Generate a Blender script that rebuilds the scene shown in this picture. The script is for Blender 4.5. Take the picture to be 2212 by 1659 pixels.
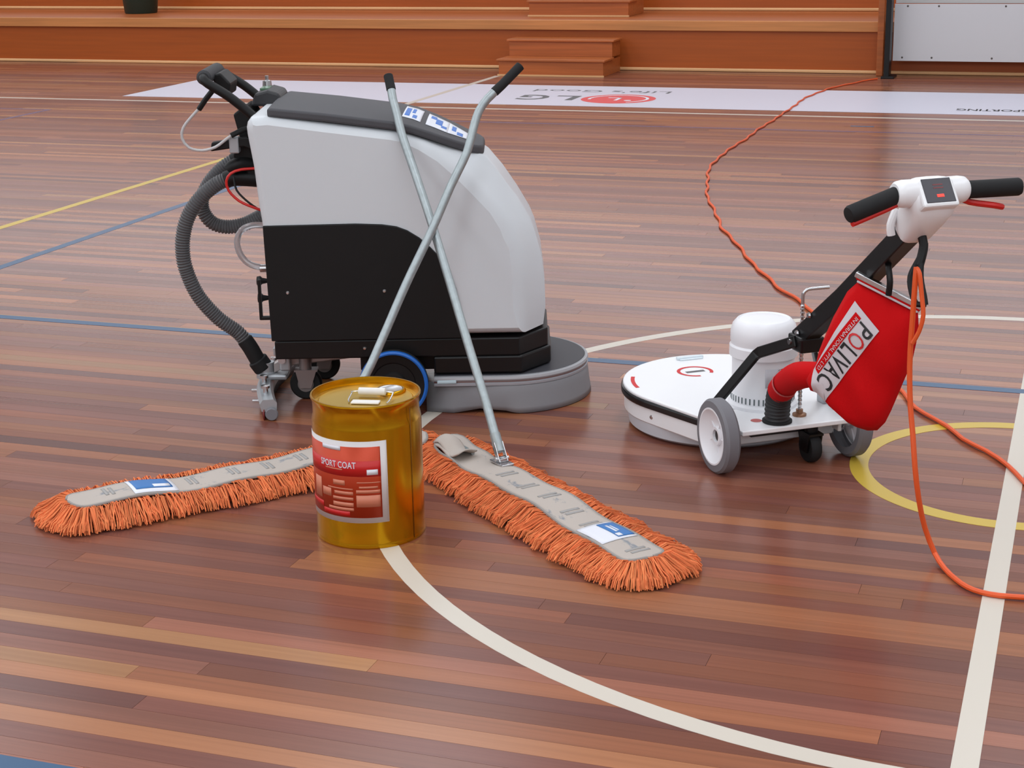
import bpy, bmesh, math, random
from mathutils import Vector, Matrix
from math import sin, cos, pi, radians, sqrt, atan2, hypot

# ------------------------------------------------------------------ scene, camera, light
for o in list(bpy.data.objects):
    bpy.data.objects.remove(o, do_unlink=True)
SC = bpy.context.scene
COL = SC.collection
random.seed(7)

CAM_POS = Vector((0.1403, -4.5713, 1.5623))
YAW, PITCH, ROLL, FPX = -0.3408, 0.2854, -0.0203, 3582.2
_fw = Vector((sin(YAW)*cos(PITCH), cos(YAW)*cos(PITCH), -sin(PITCH)))
_r0 = Vector((cos(YAW), -sin(YAW), 0)); _u0 = _r0.cross(_fw)
_r = _r0*cos(ROLL) + _u0*sin(ROLL); _u = -_r0*sin(ROLL) + _u0*cos(ROLL)
cam_data = bpy.data.cameras.new('camera'); cam = bpy.data.objects.new('camera', cam_data)
COL.objects.link(cam)
m = Matrix((( _r.x, _u.x, -_fw.x, CAM_POS.x), (_r.y, _u.y, -_fw.y, CAM_POS.y), (_r.z, _u.z, -_fw.z, CAM_POS.z), (0, 0, 0, 1)))
cam.matrix_world = m
cam_data.sensor_width = 36; cam_data.lens = FPX/2212*36
cam_data.clip_start = .05; cam_data.clip_end = 200
SC.camera = cam

world = bpy.data.worlds.new('world'); SC.world = world; world.use_nodes = True
world.node_tree.nodes['Background'].inputs[0].default_value = (.62, .72, .9, 1)
world.node_tree.nodes['Background'].inputs[1].default_value = 0.35

def area(name, loc, sx, sy, power, col, rot=(0, 0, 0)):
    l = bpy.data.lights.new(name, 'AREA'); l.shape = 'RECTANGLE'; l.size = sx; l.size_y = sy
    l.energy = power; l.color = col
    o = bpy.data.objects.new(name, l); COL.objects.link(o); o.location = loc; o.rotation_euler = rot
    return o
DAY = (.86, .94, 1.0)
for i, x in enumerate((-12, -6, 0, 6)):                       # roof skylight strips
    area('skylight', (x, 0.5, 7.8), 1.6, 22, 440, DAY)
area('high_window_or_fill', (-3.5, 15.62, 3.9), 24.5, 2.6, 170, DAY, (radians(-90), 0, 0))      # window band above the stand
area('high_window_or_fill', (-3.5, -12.9, 5.4), 24.5, 2.4, 520, DAY, (radians(90), 0, 0))       # unseen fill light behind the camera, added to brighten the tank side
area('high_window_or_fill', (-15.9, 0, 5.4), 2.4, 22, 260, DAY, (0, radians(-90), 0))           # left wall

SC.view_settings.view_transform = 'Standard'; SC.view_settings.look = 'None'
SC.view_settings.exposure = 0.24; SC.view_settings.gamma = 1.0; SC.view_settings.use_curve_mapping = False

# ------------------------------------------------------------------ materials
def srgb(r, g, b):
    f = lambda c: (c/255/12.92) if c/255 <= .04045 else ((c/255+.055)/1.055)**2.4
    return (f(r), f(g), f(b), 1)
MATS = {}
def mat(name, rgb, rough=.5, metal=0, spec=.5, coat=0, noise=0, nscale=40, bump=0, trans=0, emit=None, sss=0, alpha=None):
    if name in MATS: return MATS[name]
    m = bpy.data.materials.new(name); m.use_nodes = True; nt = m.node_tree
    b = nt.nodes['Principled BSDF']; c = srgb(*rgb)
    b.inputs['Base Color'].default_value = c; b.inputs['Roughness'].default_value = rough
    b.inputs['Metallic'].default_value = metal; b.inputs['Specular IOR Level'].default_value = spec
    b.inputs['Coat Weight'].default_value = coat
    if trans: b.inputs['Transmission Weight'].default_value = trans
    if sss:
        b.inputs['Subsurface Weight'].default_value = sss; b.inputs['Subsurface Radius'].default_value = (.05, .05, .05)
    if emit:
        b.inputs['Emission Color'].default_value = srgb(*emit[0]); b.inputs['Emission Strength'].default_value = emit[1]
    if noise or bump:
        tc = nt.nodes.new('ShaderNodeTexCoord'); n = nt.nodes.new('ShaderNodeTexNoise')
        n.inputs['Scale'].default_value = nscale; n.inputs['Detail'].default_value = 4
        nt.links.new(tc.outputs['Object'], n.inputs['Vector'])
        if noise:
            mr = nt.nodes.new('ShaderNodeMapRange'); mr.inputs[1].default_value = .3; mr.inputs[2].default_value = .7
            mr.inputs[3].default_value = 1-noise; mr.inputs[4].default_value = 1+noise
            mx = nt.nodes.new('ShaderNodeVectorMath'); mx.operation = 'SCALE'
            mx.inputs[0].default_value = c[:3]
            nt.links.new(n.outputs['Fac'], mr.inputs[0]); nt.links.new(mr.outputs[0], mx.inputs['Scale'])
            nt.links.new(mx.outputs[0], b.inputs['Base Color'])
        if bump:
            bp = nt.nodes.new('ShaderNodeBump'); bp.inputs['Strength'].default_value = bump; bp.inputs['Distance'].default_value = .002
            nt.links.new(n.outputs['Fac'], bp.inputs['Height']); nt.links.new(bp.outputs[0], b.inputs['Normal'])
    MATS[name] = m
    return m

def wood_floor_mat():
    m = bpy.data.materials.new('varnished_strip_timber'); m.use_nodes = True; nt = m.node_tree; L = nt.links
    b = nt.nodes['Principled BSDF']
    at = nt.nodes.new('ShaderNodeAttribute'); at.attribute_name = 'tone'
    geo = nt.nodes.new('ShaderNodeNewGeometry')
    sep = nt.nodes.new('ShaderNodeSeparateXYZ'); L.new(geo.outputs['Position'], sep.inputs[0])
    off = nt.nodes.new('ShaderNodeMath'); off.operation = 'MULTIPLY'; off.inputs[1].default_value = 37.0
    L.new(at.outputs['Alpha'], off.inputs[0])
    sx = nt.nodes.new('ShaderNodeMath'); sx.operation = 'MULTIPLY'; sx.inputs[1].default_value = 1.1; L.new(sep.outputs[0], sx.inputs[0])
    sy = nt.nodes.new('ShaderNodeMath'); sy.operation = 'MULTIPLY'; sy.inputs[1].default_value = 55; L.new(sep.outputs[1], sy.inputs[0])
    cmb = nt.nodes.new('ShaderNodeCombineXYZ'); L.new(sx.outputs[0], cmb.inputs[0]); L.new(sy.outputs[0], cmb.inputs[1]); L.new(off.outputs[0], cmb.inputs[2])
    n = nt.nodes.new('ShaderNodeTexNoise'); n.inputs['Scale'].default_value = 1.0; n.inputs['Detail'].default_value = 5; n.inputs['Roughness'].default_value = .6
    L.new(cmb.outputs[0], n.inputs['Vector'])
    mr = nt.nodes.new('ShaderNodeMapRange'); mr.inputs[1].default_value = .25; mr.inputs[2].default_value = .75
    mr.inputs[3].default_value = .84; mr.inputs[4].default_value = 1.16
    L.new(n.outputs['Fac'], mr.inputs[0])
    vm = nt.nodes.new('ShaderNodeVectorMath'); vm.operation = 'SCALE'
    L.new(at.outputs['Color'], vm.inputs[0]); L.new(mr.outputs[0], vm.inputs['Scale']); L.new(vm.outputs[0], b.inputs['Base Color'])
    n2 = nt.nodes.new('ShaderNodeTexNoise'); n2.inputs['Scale'].default_value = 1.3; n2.inputs['Detail'].default_value = 3
    L.new(geo.outputs['Position'], n2.inputs['Vector'])
    r = nt.nodes.new('ShaderNodeMapRange'); r.inputs[3].default_value = .19; r.inputs[4].default_value = .28
    L.new(n2.outputs['Fac'], r.inputs[0]); L.new(r.outputs[0], b.inputs['Roughness'])
    b.inputs['Specular IOR Level'].default_value = .42
    return m

def timber_mat(name, rgb, ax=0, amp=.25, rough=.4, spec=.4):
    m = bpy.data.materials.new(name); m.use_nodes = True; nt = m.node_tree; L = nt.links
    b = nt.nodes['Principled BSDF']; b.inputs['Roughness'].default_value = rough; b.inputs['Specular IOR Level'].default_value = spec
    geo = nt.nodes.new('ShaderNodeNewGeometry'); mp = nt.nodes.new('ShaderNodeMapping')
    sc = [38, 38, 38]; sc[ax] = 1.2; mp.inputs['Scale'].default_value = sc
    n = nt.nodes.new('ShaderNodeTexNoise'); n.inputs['Scale'].default_value = 1; n.inputs['Detail'].default_value = 4
    L.new(geo.outputs['Position'], mp.inputs[0]); L.new(mp.outputs[0], n.inputs['Vector'])
    mr = nt.nodes.new('ShaderNodeMapRange'); mr.inputs[1].default_value = .25; mr.inputs[2].default_value = .75
    mr.inputs[3].default_value = 1-amp; mr.inputs[4].default_value = 1+amp; L.new(n.outputs['Fac'], mr.inputs[0])
    vm = nt.nodes.new('ShaderNodeVectorMath'); vm.operation = 'SCALE'; vm.inputs[0].default_value = srgb(*rgb)[:3]
    L.new(mr.outputs[0], vm.inputs['Scale']); L.new(vm.outputs[0], b.inputs['Base Color'])
    return m

def attr_mat(name, rough=.85, spec=.15):
    m = bpy.data.materials.new(name); m.use_nodes = True; nt = m.node_tree
    b = nt.nodes['Principled BSDF']; b.inputs['Roughness'].default_value = rough; b.inputs['Specular IOR Level'].default_value = spec
    at = nt.nodes.new('ShaderNodeAttribute'); at.attribute_name = 'tone'
    nt.links.new(at.outputs['Color'], b.inputs['Base Color'])
    return m

def canvas_mat():                                             # mop cloth with faded grey-blue stamps
    m = bpy.data.materials.new('stamped_mop_canvas'); m.use_nodes = True; nt = m.node_tree; L = nt.links
    b = nt.nodes['Principled BSDF']; b.inputs['Roughness'].default_value = .9; b.inputs['Specular IOR Level'].default_value = .1
    tc = nt.nodes.new('ShaderNodeTexCoord'); mp = nt.nodes.new('ShaderNodeMapping'); mp.inputs['Scale'].default_value = (11, 20, 4)
    n = nt.nodes.new('ShaderNodeTexNoise'); n.inputs['Scale'].default_value = 1; n.inputs['Detail'].default_value = 5; n.inputs['Roughness'].default_value = .7
    L.new(tc.outputs['Object'], mp.inputs[0]); L.new(mp.outputs[0], n.inputs['Vector'])
    cr = nt.nodes.new('ShaderNodeValToRGB'); cr.color_ramp.elements[0].position = .33; cr.color_ramp.elements[0].color = srgb(140, 143, 148)
    cr.color_ramp.elements[1].position = .41; cr.color_ramp.elements[1].color = srgb(186, 176, 168)
    L.new(n.outputs['Fac'], cr.inputs[0]); L.new(cr.outputs[0], b.inputs['Base Color'])
    return m

M_FLOOR = wood_floor_mat()
M_RISER = timber_mat('orange_stained_panel', (166, 80, 24), 0, .10, .45)
M_NOSE = timber_mat('pale_timber_nosing', (196, 128, 74), 0, .18, .4)
M_TREAD = timber_mat('stand_tread_timber', (178, 98, 50), 0, .22, .35)
M_BASE = timber_mat('pale_base_strip', (222, 172, 122), 0, .12, .4)
M_STEP = timber_mat('step_timber', (172, 92, 44), 0, .22, .4)
M_YARN = attr_mat('orange_mop_yarn')
M_CANVAS = canvas_mat()
WHITE_LINE = mat('white_line_paint', (208, 199, 186), .3)
YELLOW_LINE = mat('yellow_line_paint', (203, 172, 62), .3)
BLUE_LINE = mat('blue_line_paint', (42, 82, 118), .3)
VIOLET_LINE = mat('violet_line_paint', (84, 62, 104), .3)
BLACK = mat('black_plastic', (13, 13, 14), .5, spec=.32)
BLACKM = mat('black_powder_coat', (12, 11, 12), .4, spec=.35)
RUBBER = mat('black_rubber', (30, 30, 31), .7, spec=.3)
CHARCOAL = mat('charcoal_lid_plastic', (74, 74, 78), .6, spec=.35, bump=.15, nscale=300)
TANK = mat('translucent_white_polyethylene', (210, 214, 218), .38, spec=.4, sss=.25)
WHITE = mat('white_enamel', (240, 240, 242), .3)
GREYRUB = mat('grey_skirt_rubber', (136, 136, 140), .6)
GREYTYRE = mat('grey_tyre_rubber', (118, 117, 122), .65)
ZINC = mat('galvanised_steel', (166, 175, 177), .45, metal=.8, noise=.08, nscale=60)
CHROME = mat('bright_zinc', (200, 200, 202), .25, metal=1)
CASTAL = mat('cast_aluminium', (176, 180, 184), .42, metal=.6)
BLUEPL = mat('blue_tyre_plastic', (22, 100, 190), .4)
RED = mat('red_plastic', (200, 28, 22), .4)
REDCLOTH = mat('red_bag_cloth', (198, 10, 16), .85, spec=.15, bump=.3, nscale=500)
WHITECLOTH = mat('white_print', (205, 196, 200), .8, spec=.2)
ORANGE = mat('orange_cord_sheath', (226, 88, 34), .5)
GOLD = mat('gold_lacquered_tin', (200, 147, 20), .2, metal=.92)
GOLDTOP = mat('gold_lacquered_lid', (206, 172, 84), .3, metal=.85)
STICKER = mat('white_sticker', (226, 228, 236), .5)
BLUEINK = mat('blue_ink', (70, 120, 200), .5)
LABELBLUE = mat('blue_label', (52, 116, 182), .5)
INK = mat('black_ink', (22, 22, 24), .6)
GREYINK = mat('grey_ink', (96, 96, 98), .6)
REDINK = mat('red_ink', (206, 32, 38), .5)
CLEAR = mat('clear_vinyl', (205, 205, 208), .2, trans=.75)

# ------------------------------------------------------------------ mesh helpers
class MB:
    def __init__(s): s.v = []; s.f = []; s.t = []
    def add(s, vs, fs, tone=None):
        k = len(s.v); s.v += [tuple(p) for p in vs]; s.f += [tuple(i+k for i in f) for f in fs]
        if tone is not None: s.t += [tone]*len(fs)
        return s
    def box(s, x0, x1, y0, y1, z0, z1, tone=None, M=None):
        vs = [(x, y, z) for z in (z0, z1) for y in (y0, y1) for x in (x0, x1)]
        if M: vs = [M @ Vector(p) for p in vs]
        return s.add(vs, [(0, 2, 3, 1), (4, 5, 7, 6), (0, 1, 5, 4), (2, 6, 7, 3), (0, 4, 6, 2), (1, 3, 7, 5)], tone)
    def prism(s, poly, a, b, fn):                             # polygon of (p,q), extruded between a and b; fn maps (p,q,h) to xyz
        n = len(poly)
        vs = [fn(p, q, a) for p, q in poly] + [fn(p, q, b) for p, q in poly]
        fs = [tuple(range(n)), tuple(range(2*n-1, n-1, -1))] + [(i, i+n, (i+1) % n+n, (i+1) % n) for i in range(n)]
        return s.add(vs, fs)
    def lathe(s, prof, seg=32, M=None, a0=0, a1=2*pi):        # profile of (r, z)
        full = abs(a1-a0-2*pi) < 1e-6; ns = seg if full else seg+1; vs = []
        for i in range(ns):
            a = a0+(a1-a0)*i/seg
            for r, z in prof: vs.append(Vector((r*cos(a), r*sin(a), z)))
        if M: vs = [M @ p for p in vs]
        k = len(prof); fs = []
        for i in range(seg):
            j = (i+1) % ns
            for q in range(k-1):
                if prof[q][0] < 1e-7 and prof[q+1][0] < 1e-7: continue
                fs.append((i*k+q, j*k+q, j*k+q+1, i*k+q+1))
        return s.add(vs, fs)
    def tube(s, pts, r, seg=10, caps=True, tone=None, closed=False):
        pts = [Vector(p) for p in pts]; n = len(pts); vs = []; fs = []
        rad = r if callable(r) else (lambda i, r=r: r[i] if isinstance(r, (list, tuple)) else r)
        nrm = None
        for i, p in enumerate(pts):
            if closed: t = pts[(i+1) % n]-pts[i-1]
            else: t = pts[min(i+1, n-1)]-pts[max(i-1, 0)]
            t.normalize()
            if nrm is None:
                nrm = t.orthogonal().normalized()
            else:
                nrm = (nrm-t*nrm.dot(t)).normalized()
            b = t.cross(nrm); q = rad(i)
            for k in range(seg):
                a = 2*pi*k/seg; vs.append(p+nrm*cos(a)*q+b*sin(a)*q)
        for i in range(n if closed else n-1):
            j = (i+1) % n
            for k in range(seg): fs.append((i*seg+k, i*seg+(k+1) % seg, j*seg+(k+1) % seg, j*seg+k))
        if caps and not closed:
            fs.append(tuple(range(seg-1, -1, -1))); fs.append(tuple((n-1)*seg+k for k in range(seg)))
        return s.add(vs, fs, tone)
    def grid(s, nu, nv, fn):
        vs = [fn(i/nu, j/nv) for i in range(nu+1) for j in range(nv+1)]
        fs = [(i*(nv+1)+j, (i+1)*(nv+1)+j, (i+1)*(nv+1)+j+1, i*(nv+1)+j+1) for i in range(nu) for j in range(nv)]
        return s.add(vs, fs)
    def build(s, name, m, parent=None, smooth=35, bevel=0, bseg=2, sub=0, fix=True, thick=0):
        me = bpy.data.meshes.new(name); me.from_pydata(s.v, [], s.f); me.update()
        if s.t and len(s.t) == len(s.f):
            at = me.attributes.new('tone', 'FLOAT_COLOR', 'FACE')
            for i, c in enumerate(s.t): at.data[i].color = c
        if fix:
            bm = bmesh.new(); bm.from_mesh(me); bmesh.ops.recalc_face_normals(bm, faces=bm.faces); bm.to_mesh(me); bm.free()
        if smooth:
            me.shade_smooth(); me.set_sharp_from_angle(angle=radians(smooth))
        me.materials.append(m)
        o = bpy.data.objects.new(name, me); COL.objects.link(o)
        if parent: o.parent = parent
        if thick:
            t = o.modifiers.new('thickness', 'SOLIDIFY'); t.thickness = thick; t.offset = 0
        if bevel:
            w = o.modifiers.new('bevel', 'BEVEL'); w.width = bevel; w.segments = bseg; w.limit_method = 'ANGLE'; w.angle_limit = radians(35)
        if sub:
            w = o.modifiers.new('sub', 'SUBSURF'); w.levels = sub; w.render_levels = sub
        return o

def spline(pts, step=.02, closed=False):                       # Catmull-Rom, resampled
    P = [Vector(p) for p in pts]; n = len(P); out = []
    rng = n if closed else n-1
    for i in range(rng):
        p1, p2 = P[i], P[(i+1) % n]
        p0 = P[i-1] if (closed or i > 0) else p1*2-p2
        p3 = P[(i+2) % n] if (closed or i+2 < n) else p2*2-p1
        k = max(2, int((p2-p1).length/step))
        for j in range(k):
            t = j/k
            out.append(.5*((2*p1)+(p2-p0)*t+(2*p0-5*p1+4*p2-p3)*t*t+(3*p1-p0-3*p2+p3)*t**3))
    if not closed: out.append(P[-1])
    return out

def tag(o, label=None, cat=None, group=None, kind=None):
    if label: o['label'] = label
    if cat: o['category'] = cat
    if group: o['group'] = group
    if kind: o['kind'] = kind
    return o
def thing(name, label, cat, loc=(0, 0, 0), rz=0, group=None):
    o = bpy.data.objects.new(name, None); COL.objects.link(o); o.location = loc; o.rotation_euler = (0, 0, rz)
    o.empty_display_size = .1
    return tag(o, label, cat, group)
def dup(o, parent, M=None):
    c = o.copy(); COL.objects.link(c); c.parent = parent
    for ch in list(o.children):
        dup(ch, c)
    return c
def struct(o): o['kind'] = 'structure'; return o

def text_geo(txt, size=1.0, depth=.0, bold=0.0, spacing=1.0):
    """vertices and faces of a text run, left-bottom at the origin, scaled so that capitals are `size` high"""
    cu = bpy.data.curves.new('lettering', 'FONT'); cu.body = txt; cu.size = 1; cu.extrude = 0; cu.offset = bold; cu.space_character = spacing
    cu.resolution_u = 3
    ob = bpy.data.objects.new('lettering', cu); COL.objects.link(ob)
    dg = bpy.context.evaluated_depsgraph_get(); me = bpy.data.meshes.new_from_object(ob.evaluated_get(dg))
    v = [tuple(p.co) for p in me.vertices]; f = [tuple(p.vertices) for p in me.polygons]
    bpy.data.objects.remove(ob, do_unlink=True); bpy.data.curves.remove(cu); bpy.data.meshes.remove(me)
    x0 = min(p[0] for p in v); x1 = max(p[0] for p in v); y0 = min(p[1] for p in v); y1 = max(p[1] for p in v)
    k = size/.729
    v = [((p[0]-x0)*k, p[1]*k) for p in v]
    return v, f, (x1-x0)*k

# ------------------------------------------------------------------ hall shell
X0, X1, YB, YF, ZC = -16.0, 9.0, 15.7, -13.0, 8.0
FRONT = 10.49                                                  # front riser of the stand
floor = MB().box(X0, X1, YF, YB, -.2, -.003).build('floor', mat('floor_joint_dark', (52, 30, 24), .6), smooth=0)
struct(floor); floor['label'] = 'varnished red-brown strip timber sports floor'
WALLM = mat('pale_hall_wall', (206, 206, 206), .8)
struct(MB().box(X0, X1, YB, YB+.2, 0, ZC).build('wall_back', WALLM, smooth=0))
struct(MB().box(X0, X1, YF-.2, YF, 0, ZC).build('wall_front', WALLM, smooth=0))
struct(MB().box(X0-.2, X0, YF, YB, 0, ZC).build('wall_left', WALLM, smooth=0))
struct(MB().box(X1, X1+.2, YF, YB, 0, ZC).build('wall_right', WALLM, smooth=0))
struct(MB().box(X0, X1, YF, YB, ZC, ZC+.2).build('ceiling', mat('hall_ceiling', (205, 203, 200), .8), smooth=0))

# timber strips: one object per plank for the 300 that show largest, one joined remainder
PW = .0585
TONES = [(140, 80, 58), (154, 92, 64), (120, 68, 56), (170, 108, 74), (132, 78, 64), (146, 86, 58), (108, 64, 56), (162, 98, 66), (126, 74, 62), (170, 114, 76), (138, 84, 68), (150, 90, 70), (124, 72, 56)]
WT = [3, 3, 2.2, 1.6, 3, 3, 1.2, 2.2, 3, .8, 3, 3, 2.5]
def frame_x(Y):
    """x range seen at floor depth Y, with a margin"""
    d = Y-CAM_POS.y
    lo, hi = 9, -9
    for px in (0, 2212):
        for py in (0, 1659):
            v = _fw+_r*((px-1106)/FPX)-_u*((py-829.5)/FPX)
            x = CAM_POS.x+v.x*d/v.y; lo = min(lo, x); hi = max(hi, x)
    return lo, hi
planks = []
y = -6.0; rnd = random.Random(11)
while y < FRONT-.01:
    x = X0+rnd.random()*-2
    while x < X1:
        ln = rnd.choice((.9, 1.2, 1.5, 1.8, 2.1, 2.7, 3.3, 3.9))*(.85+.3*rnd.random())
        xa, xb = max(x, X0), min(x+ln, X1)
        if xb-xa > .05:
            c = rnd.choices(TONES, WT)[0]; k = .92+.16*rnd.random()
            planks.append((xa, xb, y, min(y+PW, FRONT), tuple(min(255, q*k) for q in c), rnd.random()))
        x += ln
    y += PW
def score(p):
    Y = p[2]; d = Y-CAM_POS.y
    if Y < -3.05: return 0
    lo, hi = frame_x(Y); ov = max(0, min(p[1], hi)-max(p[0], lo))
    return ov/d**3
planks.sort(key=score, reverse=True)
rest = MB(); TOPS = 0.0
for i, (xa, xb, ya, yb, c, a) in enumerate(planks):
    g = .0004; tone = srgb(c[0]*.945, c[1]*.985, c[2]*1.0)[:3]+(a,)
    if i < 300:
        MB().box(xa+g, xb-g, ya+g, yb-g, -.0035, 0, tone).build('plank', M_FLOOR, floor, smooth=0, fix=False)
    else:
        rest.box(xa+g, xb-g, ya+g, yb-g, -.0035, 0, tone)
# behind the camera the floor goes on as plain strips
yy = -12.98
while yy < -6.0-PW:
    c = rnd.choices(TONES, WT)[0]; rest.box(X0, X1, yy+.0004, yy+PW-.0004, -.0035, 0, srgb(*c)[:3]+(rnd.random(),)); yy += PW
tag(rest.build('distant_planks', M_FLOOR, floor, smooth=0, fix=False), kind='stuff')

# painted court lines
def ring(name, cx, cy, r0, r1, m, label, z=.0006, a0=0, a1=2*pi, n=128):
    b = MB(); b.lathe([(r0, -.0005), (r0, z), (r1, z), (r1, -.0005)], n, Matrix.Translation((cx, cy, 0)), a0, a1)
    o = b.build(name, m, floor, smooth=0); o['label'] = label; return o
def line(name, xa, xb, ya, yb, m, label, z=.0006):
    o = MB().box(xa, xb, ya, yb, -.0005, z).build(name, m, floor, smooth=0); o['label'] = label; return o
ring('court_circle', 0, 0, 1.75, 1.8, WHITE_LINE, 'large white painted centre circle', .0005)
ring('court_circle', 0, 0, .40, .452, YELLOW_LINE, 'small yellow painted centre circle', .0007)
line('court_line', -.025, .025, -7.5, 7.5, WHITE_LINE, 'broad white halfway line', .0008)
line('court_line', X0+2, X1-1, 7.5, 7.55, WHITE_LINE, 'white sideline before the stand', .0006)
line('court_line', -5.108, -5.058, -7.5, 7.49, YELLOW_LINE, 'yellow line crossing the floor at the left', .0006)
line('court_line', -4.52, -4.47, -6.5, 6.5, BLUE_LINE, 'blue line crossing the floor at the left', .0007)
line('court_line', X0+4, X1-3, .78, .828, BLUE_LINE, 'blue line running behind the machines', .0009)
line('court_line', X0+4, X1-3, -2.265, -2.205, BLUE_LINE, 'blue line in the near left corner', .0006)
line('court_line', -5.075, -5.022, 7.55, 9.84, WHITE_LINE, 'off-white line running to the timber steps', .0022)
line('court_line', -4.9, 6, 6.76, 6.79, VIOLET_LINE, 'thin violet line before the sideline', .0006)
line('court_line', -12.5, -7.8, 6.83, 6.86, VIOLET_LINE, 'thin violet line at the far left', .0006)
line('court_line', -7.82, -7.78, -2, 6.86, VIOLET_LINE, 'thin violet line meeting its corner at the far left', .0005)
line('court_line', -1.46, -1.30, 7.03, 7.07, BLUE_LINE, 'short blue dash near the sideline', .0006)

# timber stand: tiers of riser, nosing and tread
TIER_D, TIER_H = 1.30, .455
stand = thing('spectator_stand', 'orange-stained timber spectator stand rising in tiers along the far side', 'stand', (X0, FRONT, 0))
for k in range(4):
    y0 = k*TIER_D; z0 = k*TIER_H; Lx = X1-X0-.01
    MB().box(0.01, Lx, y0+.03, y0+.06, z0, z0+TIER_H-.09).build('riser', M_RISER, stand, smooth=0)
    MB().box(0.01, Lx, y0, y0+.05, z0+TIER_H-.092, z0+TIER_H).build('nosing', M_NOSE, stand, smooth=0, bevel=.006)
    MB().box(0.01, Lx, y0+.051, y0+TIER_D+(.03 if k < 3 else -.001), z0+TIER_H-.04, z0+TIER_H-.001).build('tread', M_TREAD, stand, smooth=0)
    MB().box(0.01, Lx, y0-.002, y0+.029, z0+.0005, z0+.03).build('base_strip', M_BASE, stand, smooth=0, bevel=.01)
MB().box(14.29, 14.345, -.16, .0, 0.001, 1.9).build('end_board', M_STEP, stand, smooth=0, bevel=.004)

def steps(name, x, yf, z, label, w=1.03):
    t = thing(name, label, 'steps', (x, yf, z))
    for k, (ya, h) in enumerate(((0, .15), (.30, .303))):
        z0 = .001
        MB().box(.02, w-.02, ya+.02, .585, z0 if k == 0 else .151, h-.02).build('step_box', M_STEP, t, smooth=0)
        MB().box(0, w, ya, .585 if k else .32, h-.019, h).build('step_tread', M_TREAD, t, smooth=0, bevel=.004)
    MB().box(.01, w-.01, .004, .019, .0005, .014).build('base_strip', M_BASE, t, smooth=0)
    return t
steps('timber_steps', -5.07, 9.86, 0, 'low two-step timber block on the floor at the foot of the stand')
steps('timber_steps', -5.13, 10.93, TIER_H, 'two-step timber block standing on the first tier of the stand')

# white boarded box with its black post, at the right of the stand
pb = thing('advertising_board', 'blank white board panel held off the floor by a black post', 'board', (-1.60, 10.18, 0))
BOARDW = mat('white_board_panel', (206, 206, 210), .45)
MB().box(.03, 4.2, .13, .15, .135, .618).build('lower_panel', BOARDW, pb, smooth=0, bevel=.002)
MB().box(.03, 4.2, .20, .22, .619, 1.25).build('upper_panel', mat('upper_board_grey', (196, 192, 192), .5), pb, smooth=0, bevel=.002)
for px, pz in ((.11, .165), (.36, .165), (.86, .165), (1.4, .165), (.14, .60), (.40, .60), (.95, .60)):
    MB().lathe([(0, 0), (.009, 0), (.006, .004), (0, .005)], 8, Matrix.Translation((px, .13, pz)) @ Matrix.Rotation(pi/2, 4, 'X')).build('screw', mat('screw_dark', (90, 84, 80), .5, metal=.5), pb)
MB().box(-.02, .025, -.06, .10, .001, 2.2).build('post', BLACKM, pb, smooth=0, bevel=.004)
MB().box(-.04, .07, -.08, .16, .0, .02).build('foot', BLACKM, pb, smooth=0, bevel=.004)
MB().box(.026, 4.2, .151, .20, .50, .60).build('rail', BLACKM, pb, smooth=0)
MB().box(.03, 4.2, .151, .30, .135, .150).build('shade_board', BOARDW, pb, smooth=0)  # unseen board added so the gap under the panel stays dark
MB().box(4.16, 4.2, .16, .29, .002, .135).build('far_leg', BLACKM, pb, smooth=0)

# dark green tub on the first tier
tub = thing('plant_tub', 'dark green tapered plastic tub standing on the first tier of the stand', 'tub', (-9.58, 11.23, TIER_H))
MB().lathe([(0, 0), (.165, 0), (.172, .01), (.205, .33), (.218, .335), (.222, .375), (.208, .377), (.198, .33), (.16, .02), (0, .02)], 40).build('tub_body', mat('dark_green_plastic', (24, 44, 36), .45), tub, smooth=40)
MB().lathe([(0, .30), (.195, .30)], 40).build('soil', mat('potting_soil', (48, 34, 26), .95, bump=.8, nscale=90), tub)

# white floor banner with upside-down lettering
BX0, BX1, BY0, BY1 = -7.72, 4.5, 7.80, 9.16
ban = thing('floor_banner', 'long white advertising sheet stuck flat on the floor before the stand', 'banner', (BX0, BY0, 0))
MB().box(0, BX1-BX0, 0, BY1-BY0, .0007, .0014).build('sheet', mat('white_vinyl_sheet', (214, 212, 226), .35), ban, smooth=0)
def floor_text(txt, xr, ytop, h, wid, m, name, bold=0.0):
    """lettering turned by 180 degrees: starts at its right end xr, feet of letters away from the camera"""
    v, f, w = text_geo(txt, h, bold=bold); k = wid/w
    b = MB(); b.add([(xr-BX0-p[0]*k, ytop-BY0-p[1], .0019) for p in v], f)
    return b.build(name, m, ban, smooth=0, fix=False)
floor_text("L", -3.82, 8.44, .30, .20, GREYINK, 'letter', .02)
floor_text("G", -4.06, 8.45, .32, .25, GREYINK, 'letter', .02)
floor_text("Life's", -3.17, 8.86, .15, .50, GREYINK, 'lettering')
floor_text("Good", -3.75, 8.86, .15, .59, GREYINK, 'lettering')
floor_text("SPORTING", -.335, 8.13, .115, .50, INK, 'lettering', .015)
cx, cy, R = -3.475-BX0, 8.30-BY0, .30
MB().lathe([(0, .0019), (R, .0019)], 48, Matrix.Translation((cx, cy, 0))).build('logo_disc', mat('logo_red', (226, 62, 66), .4), ban, smooth=0)
b = MB(); b.lathe([(R*.74, .0024), (R*.82, .0024)], 30, Matrix.Translation((cx, cy, 0)), radians(-60), radians(195))
b.box(cx-.014, cx+.014, cy-.10, cy+.07, .0019, .0024); b.box(cx-.10, cx+.014, cy+.055, cy+.08, .0019, .0024)
b.lathe([(0, .0024), (.03, .0024)], 12, Matrix.Translation((cx+.10, cy-.09, 0)))
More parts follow.
